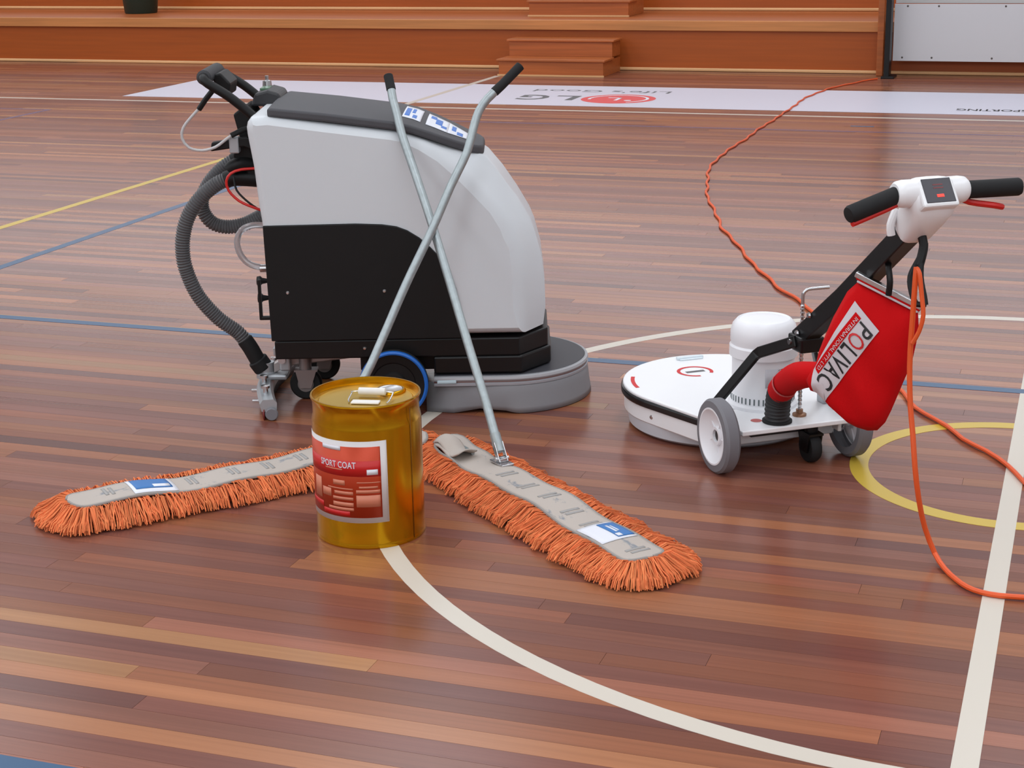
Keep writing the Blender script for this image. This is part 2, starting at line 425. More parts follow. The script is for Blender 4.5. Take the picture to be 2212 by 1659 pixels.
b.build('logo_face', STICKER, ban, smooth=0, fix=False)

# ------------------------------------------------------------------ gold drum
DC = Vector((-1.5516, -.9098, 0)); DR = .139; DH = .372
drum = thing('metal_drum', 'gold lacquered metal drum with a red and white label', 'drum', DC, radians(-65.2))
b = MB(); b.lathe([(0, .004), (DR-.004, .004), (DR+.001, 0), (DR+.0025, .004), (DR+.0005, .010), (DR, .014), (DR, .305), (DR-.001, .312), (DR-.004, .325), (DR-.004, .352), (DR-.002, .362), (DR+.001, DH-.004), (DR, DH), (DR-.004, DH), (DR-.005, DH-.006), (DR-.006, DH-.020)], 96)
b.build('drum_body', GOLD, drum, smooth=40)
b = MB(); b.lathe([(DR-.006, DH-.019), (DR-.018, DH-.0195), (DR-.021, DH-.017), (DR-.03, DH-.0175), (.06, DH-.018), (0, DH-.018)], 96)
b.build('drum_lid', GOLDTOP, drum, smooth=40)
ZT = DH-.018
def cyl(a, z, off=0): return ((DR+off)*cos(a), (DR+off)*sin(a), z)
# side seam
b = MB(); sa = radians(50); b.grid(1, 1, lambda u, v: cyl(sa+(u-.5)*.007, .006+v*.345, .0012)); b.build('side_seam', mat('seam_dark', (96, 66, 30), .4, metal=.6), drum, thick=.0008)
# label, wrapped: print area angle from -84 to +19 degrees seen from the camera
LA0, LA1, LZ0, LZ1 = radians(-88), radians(19), .070, .284
lab = MB().grid(40, 1, lambda u, v: cyl(LA0+(LA1-LA0)*u, LZ0+(LZ1-LZ0)*v, .0006)).build('label', mat('white_label_paper', (214, 208, 208), .5), drum, thick=.0006)
def lpatch(name, ua, ub, va, vb, m, off=.0012):
    """patch on the label, u across 0..1 left to right, v up 0..1"""
    n = max(2, int(40*(ub-ua)))
    return MB().grid(n, 1, lambda u, v: cyl(LA0+(LA1-LA0)*(ua+(ub-ua)*u), LZ0+(LZ1-LZ0)*(va+(vb-va)*v), off)).build(name, m, lab, thick=.0003)
LRED = mat('label_red_tint', (188, 62, 30), .4, metal=.35)
LREDB = mat('label_red_band', (196, 26, 26), .45)
LPALE = mat('label_pale_print', (206, 124, 96), .5)
lpatch('label_print', .0, .935, .065, .935, LRED)
lpatch('label_band', .0, .935, .575, .765, LREDB, .0016)
lpatch('label_block', .0, .30, .14, .21, LREDB, .0016)
lpatch('label_block', .30, .62, .08, .14, LREDB, .0016)
lpatch('brand_block', .33, .55, .885, .935, STICKER, .0018)
lpatch('volume_block', .80, .905, .595, .66, STICKER, .0020)
for (ua, ub, va, vb) in ((.70, .925, .495, .508), (.72, .90, .43, .455), (.69, .92, .37, .41), (.69, .92, .20, .345), (.45, .58, .46, .52), (.38, .66, .41, .425), (.46, .66, .345, .385), (.44, .66, .28, .315), (.44, .66, .20, .25), (.30, .42, .30, .40), (.38, .66, .15, .185), (.15, .28, .25, .5)):
    lpatch('small_print', ua, ub, va, vb, LPALE, .0018)
v, f, w = text_geo('SPORT COAT', .0165, bold=.012)
uw = (.70-.40); au = lambda x: LA0+(LA1-LA0)*(.30+.40*x/w)
b = MB(); b.add([cyl(au(p[0]), LZ0+(LZ1-LZ0)*.675+p[1]*1.05, .0028) for p in v], f); b.build('lettering', STICKER, lab, smooth=0, fix=False)
lpatch('sub_print', .36, .56, .645, .66, LPALE, .0019)
# pouring cap and folded wire handle with white grips
TOP = lambda x, y, z=0: (x, y, ZT+z)
R2 = Matrix.Rotation(radians(65.2), 4, 'Z')
cp = Matrix.Translation((-.050, .064, ZT))
capo = MB().lathe([(.040, 0), (.040, .004), (.036, .009), (.032, .009), (.031, .004)], 36, cp).build('pouring_cap', GOLD, drum, smooth=40)
MB().lathe([(0, .006), (.028, .006), (.031, .0085)], 36, cp).build('cap_seal', mat('aluminium_seal', (196, 196, 198), .35, metal=.7), capo, smooth=40)
rail = Matrix.Translation((.018, .010, ZT)) @ Matrix.Rotation(radians(-14), 4, 'Z')
wire = [rail @ Vector(p) for p in ((.032, -.045, .003), (.018, -.05, .006), (-.020, -.05, .012), (-.03, -.045, .013), (-.03, .045, .013), (-.018, .055, .012), (.02, .055, .006), (.032, .05, .003))]
hd = MB().tube(spline(wire, .006), .002, 8).build('wire_handle', CHROME, drum)
gp = mat('white_handle_plastic', (226, 222, 216), .5)
MB().tube([rail @ Vector((-.03, -.036, .014)), rail @ Vector((-.03, -.034, .014)), rail @ Vector((-.03, .034, .014)), rail @ Vector((-.03, .036, .014))], [.005, .010, .010, .005], 14).build('handle_grip', gp, hd)
MB().box(-.013, .013, -.036, .036, -.0, .005, M=rail @ Matrix.Translation((.028, -.004, .001))).build('handle_plate', gp, hd, bevel=.002)

# ------------------------------------------------------------------ dust mops
def dust_mop(label, a, b, conn, near_sign, seed, pole_pts, grip_n, pole_label):
    """a = outer tip end of the cloth, b = inner end (xy); local x runs from b's end to a"""
    A = Vector((a[0], a[1], 0)); B = Vector((b[0], b[1], 0)); L = (A-B).length; ax = (A-B).normalized()
    root = thing('dust_mop', label, 'mop', B, atan2(ax.y, ax.x), 'flat dust mops')
    inv = root.matrix_basis.inverted() if False else (Matrix.Translation(B) @ Matrix.Rotation(atan2(ax.y, ax.x), 4, 'Z')).inverted()
    rr = random.Random(seed)
    HW = .058
    # outline of the cloth: rounded outer end, blunter inner end
    out = []
    xe = L-.055; xi = .03
    for k in range(13):
        t = -pi/2+pi*k/12; out.append((xe-.05+.05*cos(t) if abs(t) < pi/2-1e-6 else xe-.05, HW*sin(t) if True else 0))
    out = [(xe-.045+.045*max(0, cos(-pi/2+pi*k/12))**.7, HW*(abs(sin(-pi/2+pi*k/12))**.8)*(1 if k > 6 else -1)) for k in range(13)]
    inner = [(xi+.03-.03*max(0, cos(-pi/2+pi*k/8))**.8, -HW*.9*(abs(sin(-pi/2+pi*k/8))**.8)*(1 if k > 4 else -1)) for k in range(9)]
    poly = out+inner
    def ztop(x, yv):
        z = .046+.006*sin(x*9+seed)+.004*sin(x*23)+.004*(1-(yv/HW)**2)
        if x < .28: z += .022*((.28-x)/.28)*(.5+.5*sin(x*34+yv*30))
        return z
    # cloth: subdivided strip clipped by the outline
    def halfw(x):
        if x > xe-.045:
            q = min(1, (x-(xe-.045))/.045); return HW*max(.02, (1-q**2.6))**.5
        if x < xi+.03:
            q = min(1, (xi+.03-x)/.03); return HW*.92*max(.05, (1-q**2.6))**.5
        return HW*(.92+.08*min(1, (x-xi)/.3))
    xs = [xi+(xe-xi)*k/90 for k in range(91)]; xs[-1] = xe
    xs = sorted(set(xs+[xe-.03, xe-.02, xe-.012, xe-.006, xe-.002, xi+.01, xi+.004]))
    cl = MB(); n = 10; vs = []; fs = []
    for x in xs:
        w = halfw(x)
        for j in range(n+1):
            yv = -w+2*w*j/n; vs.append((x, yv, ztop(x, yv)))
    for i in range(len(xs)-1):
        for j in range(n): k = i*(n+1)+j; fs.append((k, k+n+1, k+n+2, k+1))
    cl.add(vs, fs); cloth = cl.build('mop_cloth', M_CANVAS, root, smooth=60, thick=.006)
    # hem along the long sides
    for sgn in (-1, 1):
        MB().tube([(x, sgn*halfw(x), ztop(x, halfw(x))) for x in xs], .0042, 6).build('hem', mat('grey_hem', (150, 146, 142), .9), cloth)
    # pad under the cloth
    pd = MB(); pts = [(x, halfw(x)) for x in xs]
    def ringpts(z, e): return [(x, w+e, z) for x, w in pts]+[(x, -w-e, z) for x, w in reversed(pts)]
    lv = [ringpts(.004, .045), ringpts(.022, .05), ringpts(.04, .012)]
    vs = sum(lv, []); m_ = len(lv[0]); fs = [(q*m_+i, q*m_+(i+1) % m_, (q+1)*m_+(i+1) % m_, (q+1)*m_+i) for q in range(2) for i in range(m_)]
    pd.add(vs, fs).build('pad', mat('dirty_orange_pad', (168, 78, 42), .95), root, smooth=50)
    # fringe of yarn
    fr = MB(); per = [(x, -halfw(x), 0, -1) for x in xs]
    path = []
    for x in xs: path.append(Vector((x, -halfw(x), 0)))
    for x in reversed(xs): path.append(Vector((x, halfw(x), 0)))
    n = len(path); cum = [0]
    for i in range(n): cum.append(cum[-1]+(path[(i+1) % n]-path[i]).length)
    tot = cum[-1]; clump = [rr.uniform(-1, 1) for _ in range(80)]; clen = [rr.uniform(.88, 1.1) for _ in range(80)]
    base = srgb(236, 134, 84)
    def sample(sv):
        sv %= tot
        import bisect
        i = min(n-1, bisect.bisect_right(cum, sv)-1); t = (sv-cum[i])/max(1e-9, cum[i+1]-cum[i])
        p = path[i].lerp(path[(i+1) % n], t); tg = (path[(i+1) % n]-path[i]).normalized()
        return p, Vector((tg.y, -tg.x, 0))
    N = int(tot/.0013)
    order = []
    for q in range(N):
        order.append(q)
        if sample((q+.5)*tot/N)[0].x > xe-.06: order += [q, q]
    for q in order:
        sv = (q+rr.random())*tot/N; p, o = sample(sv)
        # smooth the outward direction at the ends
        p2, o2 = sample(sv+.02); p3, o3 = sample(sv-.02); o = (o+o2+o3)
        if o.length < .1: o = Vector((1, 0, 0))
        o.normalize()
        ci = sv/tot*79; c0 = int(ci); ct = ci-c0; cl_ = clump[c0]*(1-ct)+clump[c0+1 if c0 < 79 else 0]*ct
        ang = .24*cl_+rr.gauss(0, .13)
        dr = Vector((o.x*cos(ang)-o.y*sin(ang), o.x*sin(ang)+o.y*cos(ang), 0))
        ln = (.082+.016*rr.random())*clen[c0]
        lay = rr.random()
        z0 = .044-.014*lay; zt = ztop(p.x, halfw(p.x))-.046
        ris = .007*(1-lay)*rr.random()+.004
        tipz = .0035+.012*rr.random()**2
        A0 = p-o*.006+Vector((0, 0, z0+zt)); A1 = p+dr*ln*.28+Vector((0, 0, z0+zt*.6+ris)); A2 = p+dr*ln*.62+Vector((0, 0, z0*.72+ris*.5))
        A3 = p+dr*ln*.88+Vector((0, 0, .016+.01*rr.random())); A4 = p+dr*ln*(.94+.08*rr.random())+Vector((0, 0, tipz))
        k = rr.uniform(.72, 1.1)
        g = rr.uniform(.86, 1.1)
        tone = (base[0]*k, base[1]*k*g, base[2]*k*g, 1)
        fr.tube([A0, A1, A2, A3, A4], .0016, 4, caps=False, tone=tone)
    tag(fr.build('yarn_fringe', M_YARN, root, smooth=60, fix=False), kind='stuff')
    # sewn-on label
    return root, inv, ztop, halfw, L

def mop_patch(root, ztop, pts, m, name, off, parent=None, nu=10):
    """patch on the mop cloth: pts is (x0, x1, y0, y1)"""
    x0, x1, y0, y1 = pts
    return MB().grid(nu, 6, lambda u, v: (x0+(x1-x0)*u, y0+(y1-y0)*v, ztop(x0+(x1-x0)*u, y0+(y1-y0)*v)+off)).build(name, m, parent or root, smooth=60, thick=.0008)

def pole(root, inv, conn_local, pts_world, ngrip, sgn):
    """swivel socket, bent steel handle, black grip; points from the bottom up"""
    P = [inv @ Vector(p) for p in pts_world]
    sp = spline(P, .03)
    # grip = last `ngrip` metres
    acc = 0; cut = len(sp)-1
    while acc < ngrip and cut > 1: acc += (sp[cut]-sp[cut-1]).length; cut -= 1
    h = MB().tube(sp[:cut+2], .0128, 14).build('handle', ZINC, root)
    g = sp[cut:]
    MB().tube(g, [.0142 if 0 < i < len(g)-1 else .0145 for i in range(len(g))], 14).build('grip', RUBBER, root, bevel=.002)
    d = (P[1]-P[0]).normalized()
    # socket and fork
    fk = MB().tube([P[0]-d*.01, P[0]+d*.045], .0148, 14).build('socket', ZINC, root)
    side = Vector((0, 1, 0))
    for s_ in (-1, 1):
        b = MB(); c = P[0]-d*.012
        Mx = Matrix.Translation(c) @ d.to_track_quat('Z', 'Y').to_matrix().to_4x4()
        b.box(s_*.0125-.0015, s_*.0125+.0015, -.010, .010, -.030, .03, M=Mx); b.build('fork_plate', CHROME, fk, smooth=0, bevel=.003)
    c = P[0]-d*.03; Mx = Matrix.Translation(c) @ d.to_track_quat('Z', 'Y').to_matrix().to_4x4() @ Matrix.Rotation(pi/2, 4, 'Y')
    MB().lathe([(0, -.02), (.006, -.02), (.006, .02), (0, .02)], 12, Mx).build('swivel_bolt', CHROME, fk)
    bp = MB(); bp.box(c.x-.035, c.x+.035, c.y-.02, c.y+.02, .05, .056); bp.box(c.x-.012, c.x+.012, c.y-.012, c.y+.012, .056, max(.06, c.z+.004)); bp.build('mount_plate', CHROME, root, smooth=0, bevel=.002)

RM = dust_mop('orange yarn dust mop lying to the right of the gold drum', (-.7445, -1.0323), (-1.5863, -.3160), .27, 1, 3, None, 0, '')
r_, inv_, zt_, hw_, L_ = RM
lb = mop_patch(r_, zt_, (.805, .925, -.054, .05), STICKER, 'sewn_label', .0045)
mop_patch(r_, zt_, (.815, .915, .0, .048), LABELBLUE, 'label_panel', .0060, lb)
for xa, xb, ya, yb in ((.835, .885, .012, .018), (.84, .88, .022, .026)): mop_patch(r_, zt_, (xa, xb, ya, yb), STICKER, 'label_print', .0068, lb, 3)
mop_patch(r_, zt_, (.895, .912, .002, .016), STICKER, 'label_print', .0068, lb, 3)
STAMP = mat('faded_stamp_ink', (162, 159, 157), .9)
def stamps(r_, zt_, xs_, sl):
    for k, x in enumerate(xs_):
        for q_ in range(2):
            mop_patch(r_, zt_, (x+.016*q_, x+.016*q_+.009, -.030+sl*.006*q_, .026+sl*.004*q_), STAMP, 'stamp_print', .0038, None, 2)
stamps(r_, zt_, (.36, .47, .58, .69, .78, .985), 1)
pole(r_, inv_, None, [(-1.364, -.449, .088), (-1.37, -.443, .1), (-1.388, -.419, .125), (-1.423, -.377, .185), (-1.437, -.362, .21), (-1.512, -.285, .341), (-1.596, -.196, .491), (-1.679, -.11, .637), (-1.756, -.035, .766), (-1.828, .034, .885), (-1.854, .065, .936), (-1.878, .092, .981), (-1.889, .108, 1.007), (-1.909, .134, 1.049)], .05, 1)
# bare frame bar and rucked pocket at the inner end
MB().tube(spline([(-.03, .012, .03), (.02, .016, .036), (.09, .016, .052), (.16, .012, .053)], .02), .0055, 8).build('frame_bar', ZINC, r_)
MB().grid(10, 10, lambda u, v: (.035+.15*u, -.05+.062*v, .060+.018*sin(pi*v)*(1-u*.5)+.012*sin(u*7))).build('pocket_flap', M_CANVAS, r_, thick=.004, smooth=60)

LM = dust_mop('orange yarn dust mop lying to the left of the gold drum', (-2.3914, -1.1138), (-1.6302, -.2824), .4, -1, 5, None, 0, '')
r_, inv_, zt_, hw_, L_ = LM
lb = mop_patch(r_, zt_, (.785, .905, -.056, .054), STICKER, 'sewn_label', .0045)
mop_patch(r_, zt_, (.795, .895, -.05, .03), LABELBLUE, 'label_panel', .0060, lb)
mop_patch(r_, zt_, (.80, .845, .004, .024), STICKER, 'label_print', .0068, lb, 3)
stamps(r_, zt_, (.40, .50, .60, .72, .95), -1)
pole(r_, inv_, None, [(-1.861, -.520, .098), (-1.84, -.49, .14), (-1.783, -.405, .255), (-1.752, -.336, .356), (-1.715, -.241, .492), (-1.669, -.141, .635), (-1.638, -.063, .749), (-1.608, .002, .842), (-1.601, .046, .912), (-1.594, .075, .955), (-1.575, .101, .989), (-1.541, .133, 1.026), (-1.497, .18, 1.079)], .085, -1)

# ------------------------------------------------------------------ scrubber-drier
scr = thing('floor_scrubber', 'white and black walk-behind scrubbing machine with a round grey brush deck', 'scrubber', (-1.635, .3835, 0), radians(19))
TOPIN = [(-.736, .938), (-.70, .940), (-.53, .915), (-.33, .888), (-.293, .880), (-.24, .855), (-.179, .815), (-.126, .766), (-.073, .71), (-.019, .65), (.012, .597), (.023, .566), (.041, .528), (.049, .433), (.050, .33), (.047, .252)]
TOPOUT = [(-.738, .952), (-.70, .953), (-.53, .930), (-.33, .902), (-.28, .892), (-.20, .864), (-.10, .822), (-.045, .785), (.0, .73), (.045, .662), (.085, .592), (.1, .553), (.118, .482), (.128, .403), (.130, .312), (.122, .252)]
BACK = [(-.700, .252), (-.722, .252), (-.730, .43), (-.739, .608), (-.747, .68), (-.755, .793), (-.768, .89), (-.769, .91), (-.765, .926), (-.754, .940)]
def tank_section(y):
    t = 1 if abs(y) <= .12 else max(0, (.25-abs(y))/.13)
    e = 0
    if abs(y) > .220: e = .022*((abs(y)-.220)/.030)**2
    sec = []
    for (a, b), (c, d) in zip(TOPIN, TOPOUT): sec.append((a+(c-a)*t, b+(d-b)*t))
    for a, b in BACK: sec.append((a, b))
    n = len(sec); res = []                                     # round the side edge: shrink along the outline normal
    for i in range(n):
        (x0, z0), (x1, z1) = sec[i-1], sec[(i+1) % n]; l_ = hypot(x1-x0, z1-z0)
        res.append((sec[i][0]+e*(z1-z0)/l_, sec[i][1]-e*(x1-x0)/l_))
    return res
ys = [-.25, -.2485, -.246, -.241, -.233, -.22, -.20, -.16, -.12, -.06, 0, .06, .12, .16, .20, .22, .233, .241, .246, .2485, .25]
b = MB(); secs = [tank_section(y) for y in ys]; k = len(secs[0]); vs = []; fs = []
for y, sc_ in zip(ys, secs): vs += [(p[0], y, p[1]) for p in sc_]
for i in range(len(ys)-1):
    for j in range(k): fs.append((i*k+j, i*k+(j+1) % k, (i+1)*k+(j+1) % k, (i+1)*k+j))
fs.append(tuple(range(k))); fs.append(tuple(range(len(vs)-1, len(vs)-1-k, -1)))
b.add(vs, fs); tank = b.build('solution_tank', TANK, scr, smooth=0)
bmx = bmesh.new(); bmx.from_mesh(tank.data)
for f_ in bmx.faces: f_.smooth = len(f_.verts) < 5
bmesh.ops.triangulate(bmx, faces=[f_ for f_ in bmx.faces if len(f_.verts) > 4])
for e_ in bmx.edges:
    if len(e_.link_faces) == 2 and (e_.link_faces[0].smooth != e_.link_faces[1].smooth or e_.calc_face_angle(0) > radians(26)): e_.smooth = False
bmx.to_mesh(tank.data); bmx.free()
# lid
LS = [(-.705, .964, .228), (-.69, .966, .236), (-.53, .948, .238), (-.33, .920, .238), (-.27, .906, .232), (-.21, .883, .217), (-.15, .857, .192), (-.105, .838, .165), (-.07, .826, .125), (-.055, .820, .08)]
def lid_at(s):
    for (a, z, w), (c, z2, w2) in zip(LS, LS[1:]):
        if s <= c: t = (s-a)/(c-a); return z+(z2-z)*t, w+(w2-w)*t
    return LS[-1][1], LS[-1][2]
b = MB(); vs = []; fs = []; yn = 8
for (s_, z, w) in LS:
    for j in range(yn+1): yv = -w+2*w*j/yn; vs.append((s_, yv, z+.006*(1-(yv/w)**2)))
for (s_, z, w) in LS:
    for j in range(yn+1): yv = -w+2*w*j/yn; vs.append((s_, yv, z-.026))
o_ = len(LS)*(yn+1); q = yn+1
for i in range(len(LS)-1):
    for j in range(yn): fs += [(i*q+j, (i+1)*q+j, (i+1)*q+j+1, i*q+j+1), (o_+i*q+j, o_+i*q+j+1, o_+(i+1)*q+j+1, o_+(i+1)*q+j)]
    fs += [(i*q, o_+i*q, o_+(i+1)*q, (i+1)*q), (i*q+yn, (i+1)*q+yn, o_+(i+1)*q+yn, o_+i*q+yn)]
e_ = (len(LS)-1)*q
for j in range(yn): fs += [(j, j+1, o_+j+1, o_+j), (e_+j, o_+e_+j, o_+e_+j+1, e_+j+1)]
b.add(vs, fs); lid = b.build('lid', CHARCOAL, scr, smooth=40, bevel=.007, bseg=3)
def lidpatch(name, s0, s1, w0, w1, c0, c1, m, off, parent=lid):
    def fn(u, v):
        s_ = s0+(s1-s0)*u; lo = w0[0]+(w1[0]-w0[0])*u; hi = w0[1]+(w1[1]-w0[1])*u; yv = lo+(hi-lo)*v
        z, w = lid_at(s_); return (s_, yv, z+.006*(1-(yv/w)**2)+off)
    return MB().grid(8, 6, fn).build(name, m, parent, smooth=60, thick=.0006)
s1_ = lidpatch('sticker', -.305, -.248, (-.115, .15), (-.13, .13), 0, 0, STICKER, .0015)
s2_ = lidpatch('sticker', -.232, -.165, (-.135, .12), (-.13, .09), 0, 0, STICKER, .0015)
s3_ = lidpatch('sticker', -.165, -.105, (-.13, .09), (-.10, .01), 0, 0, STICKER, .0015)
for a in ((-.30, -.285, -.08, .10), (-.275, -.262, -.10, -.04), (-.28, -.27, 0, .1)): lidpatch('blue_print', a[0], a[1], (a[2], a[3]), (a[2], a[3]), 0, 0, BLUEINK, .0022, s1_)
for a in ((-.222, -.205, .02, .08), (-.205, -.185, -.06, .05), (-.187, -.170, -.09, -.05)): lidpatch('blue_print', a[0], a[1], (a[2], a[3]), (a[2], a[3]), 0, 0, BLUEINK, .0022, s2_)
for a in ((-.155, -.142, -.06, .03), (-.138, -.120, -.10, -.05)): lidpatch('blue_print', a[0], a[1], (a[2], a[3]), (a[2], a[3]), 0, 0, BLUEINK, .0022, s3_)
# black side covers
PAN = [(-.729, .245), (-.735, .611), (-.45, .613), (-.369, .609), (-.325, .602), (-.292, .589), (-.255, .565), (-.223, .535), (-.198, .508), (-.178, .477), (-.160, .44), (-.147, .403), (-.137, .355), (-.132, .30), (-.131, .245)]
for sgn in (-1, 1):
    pn = MB().prism(PAN, sgn*.246, sgn*.256, lambda p, q_, h: (p, h, q_)).build('side_cover', BLACK, scr, smooth=0, bevel=.003)
    for sx_, sz in ((-.67, .40), (-.37, .40)):
        MB().lathe([(0, 0), (.006, 0), (.004, .003), (0, .0035)], 10, Matrix.Translation((sx_, sgn*.256, sz)) @ Matrix.Rotation(-sgn*pi/2, 4, 'X')).build('screw', CHROME, pn)
# chassis
ch = MB().prism([(-.722, -.246), (.045, -.246), (.136, -.125), (.136, .125), (.045, .246), (-.722, .246)], .183, .2425, lambda p, q_, h: (p, q_, h)).build('chassis', BLACKM, scr, smooth=0, bevel=.005)
MB().prism([(-.224, -.250), (.052, -.250), (.145, -.128), (.145, .128), (.052, .250), (-.224, .250)], .128, .184, lambda p, q_, h: (p, q_, h)).build('deck_mount', BLACKM, scr, smooth=0, bevel=.006)
MB().box(-.46, -.22, -.20, .20, .13, .184).build('motor_tray', BLACKM, scr, smooth=0, bevel=.004)
MB().lathe([(0, 0), (.006, 0), (.004, .003), (0, .0035)], 10, Matrix.Translation((-.44, -.246, .215)) @ Matrix.Rotation(pi/2, 4, 'X')).build('screw', CHROME, scr)
# brush deck: semicircle in front, straight flanks behind
def dshape(r, s_back, n=40, ybk=None):
    pts = [(s_back, -(ybk or r))]
    pts += [(r*cos(-pi/2+pi*i/n), r*sin(-pi/2+pi*i/n)) for i in range(n+1)]
    pts += [(s_back, ybk or r)]
    return pts
MB().prism(dshape(.258, -.225), .096, .124, lambda p, q_, h: (p, q_, h)).build('brush_deck', mat('deck_charcoal', (58, 58, 64), .5), scr, smooth=30, bevel=.004)
def band(name, prof, m, s_back=-.225, n=60, dent=False, ybk=None):
    base_ = dshape(1, s_back, n)
    k = len(prof); vs = []; fs = []
    dirs = []
    full = []
    full += [('b', s_back+.0, -1), ('b', s_back*.5, -1)]
    seq = [(s_back, -1), (s_back*.66, -1), (s_back*.33, -1)]+[(None, -pi/2+pi*i/n) for i in range(n+1)]+[(s_back*.33, 1), (s_back*.66, 1), (s_back, 1)]
    for s_, a in seq:
        for r, z in prof:
            if s_ is None: x, yv = r*cos(a), r*sin(a)
            else:
                cur = 1-.16*((s_/s_back)**2) if dent else 1
                x, yv = s_*(1.12 if dent else 1), a*r*cur
            if dent and z < .05 and -.16 < x < .06 and yv < 0:
                w = .5+.5*cos((x+.055)/.11*pi) if abs(x+.055) < .11 else 0
                yv += .02*w*(1-z/.05); z = z+.016*w*(1-z/.05)
            vs.append((x, yv, z))
    for i in range(len(seq)-1):
        for j in range(k-1): fs.append((i*k+j, (i+1)*k+j, (i+1)*k+j+1, i*k+j+1))
    return MB().add(vs, fs).build(name, m, scr, smooth=40, thick=.004)
band('bumper_strip', [(.257, .108), (.265, .109), (.2675, .113), (.266, .119), (.258, .1215)], mat('pale_grey_bumper', (168, 168, 172), .45))
band('trim_strip', [(.260, .101), (.2625, .102), (.2625, .107)], mat('trim_floor_reflection', (120, 84, 78), .4))  # reddish tone is the floor's reflection put into the strip's colour
band('clamp_band', [(.262, .093), (.2665, .094), (.267, .099), (.263, .101)], mat('pale_grey_band', (162, 162, 168), .4))
band('skirt', [(.262, .096), (.2655, .085), (.268, .065), (.270, .045), (.274, .02), (.276, .002)], GREYRUB, dent=True)
MB().box(-.215, -.155, -.272, -.266, .102, .112).build('skirt_clip', mat('clip_pale', (186, 206, 214), .35), scr, smooth=0, bevel=.002)
MB().lathe([(.06, .004), (.235, .004), (.235, .06), (.05, .095), (.05, .06)], 48).build('brush', mat('brush_bristle', (70, 66, 66), .9), scr)
# drive wheels
WR = .108
wm = Matrix.Translation((-.35, -.275, WR)) @ Matrix.Rotation(pi/2, 4, 'X')
def scr_wheel(sgn):
    Mw = Matrix.Translation((-.35, sgn*.274, WR)) @ Matrix.Rotation(-sgn*pi/2, 4, 'X')
    t = MB().lathe([(.055, -.02), (WR-.01, -.022), (WR-.002, -.016), (WR, -.008), (WR, .008), (WR-.003, .018), (WR-.010, .0205)], 56, Mw).build('wheel', RUBBER, scr, smooth=40)
    MB().lathe([(WR-.0005, .010), (WR+.0004, .012), (WR-.001, .020), (WR-.006, .023), (WR-.0105, .0215), (WR-.0115, .019)], 56, Mw).build('blue_rim', BLUEPL, t, smooth=40)
    MB().lathe([(WR-.011, .018), (.07, .013), (.066, .009), (.04, .009), (.036, .015), (.022, .017), (0, .017)], 48, Mw).build('wheel_disc', BLACK, t, smooth=30)
    MB().lathe([(.024, .016), (.024, .022), (.018, .024), (.014, .021), (.013, .018)], 24, Mw).build('hub_ring', mat('copper_washer', (172, 120, 104), .35, metal=.7), t)
    MB().lathe([(.010, .016), (.010, .03), (.006, .033), (0, .033)], 6, Mw).build('axle_nut', CHROME, t, smooth=20)
scr_wheel(-1); scr_wheel(1)
# rear castors
def castor(parent, x, y, r, h, m_t=RUBBER, fork=CASTAL, stem=.19):
    Mw = Matrix.Translation((x, y, r)) @ Matrix.Rotation(pi/2, 4, 'X')
    t = MB().lathe([(.012, -.013), (r*.62, -.015), (r*.9, -.016), (r, -.009), (r, .009), (r*.9, .016), (r*.62, .015), (.012, .013)], 32, Mw).build('castor_wheel', m_t, parent, smooth=40)
    MB().lathe([(0, .016), (r*.5, .0165), (r*.5, .012)], 24, Mw).build('castor_hub', mat('castor_hub_grey', (120, 112, 110), .5), t)
    b = MB()
    for s_ in (-1, 1): b.prism([(x-.018, r-.012), (x+.018, r-.012), (x+.036, h), (x-.03, h)], y+s_*.020-.002, y+s_*.020+.002, lambda p, q_, hh: (p, hh, q_))
    b.box(x-.035, x+.04, y-.022, y+.022, h, h+.006); b.lathe([(0, h+.006), (.02, h+.006), (.02, stem), (0, stem)], 16, Matrix.Translation((x, y, 0)))
    b.build('castor_fork', fork, parent, smooth=30)
FORKM = mat('castor_fork_steel', (142, 130, 128), .4, metal=.4)
castor(scr, -.655, -.06, .052, .095, fork=FORKM)
castor(scr, -.62, .17, .052, .095, fork=FORKM)
# squeegee bar across the tail with its neck and arm
sq = MB(); 
sq.grid(16, 1, lambda u, v: (-.752+.04*sin(pi*u)*-1+.05*v-.02, -.295+.59*u, .062)); 
b = MB(); n = 20; vs = []; fs = []
prof = [(-.026, .028), (-.030, .052), (-.020, .066), (.014, .068), (.024, .056), (.022, .030)]
for i in range(n+1):
    u = i/n; yv = -.295+.59*u; cx_ = -.742-.045*sin(pi*u)
    for p, z in prof: vs.append((cx_+p, yv, z))
k = len(prof)
for i in range(n):
    for j in range(k): fs.append((i*k+j, i*k+(j+1) % k, (i+1)*k+(j+1) % k, (i+1)*k+j))
fs.append(tuple(range(k))); fs.append(tuple(range(n*k+k-1, n*k-1, -1)))
sqb = MB().add(vs, fs).build('squeegee_bar', CASTAL, scr, smooth=40)
sqm = lambda u: -.742-.045*sin(pi*u)
MB().grid(20, 1, lambda u, v: (sqm(u)-.018, -.298+.596*u, .001+.034*v)).build('squeegee_blade', mat('red_squeegee_blade', (120, 40, 38), .6), sqb, thick=.004)
MB().grid(20, 1, lambda u, v: (sqm(u)+.016, -.290+.58*u, .001+.034*v)).build('squeegee_blade', mat('grey_squeegee_blade', (74, 72, 74), .6), sqb, thick=.004)
for yv in (-.22, -.10, .12, .24):
    u = (yv+.295)/.59; cx_ = sqm(u)
    MB().lathe([(0, 0), (.008, 0), (.008, .016), (.014, .018), (.014, .026), (0, .028)], 12, Matrix.Translation((cx_-.004, yv, .066))).build('squeegee_knob', CHROME, sqb)
    MB().box(cx_-.048, cx_-.026, yv-.005, yv+.005, .036, .046).build('squeegee_wing_nut', CHROME, sqb, smooth=0, bevel=.002)
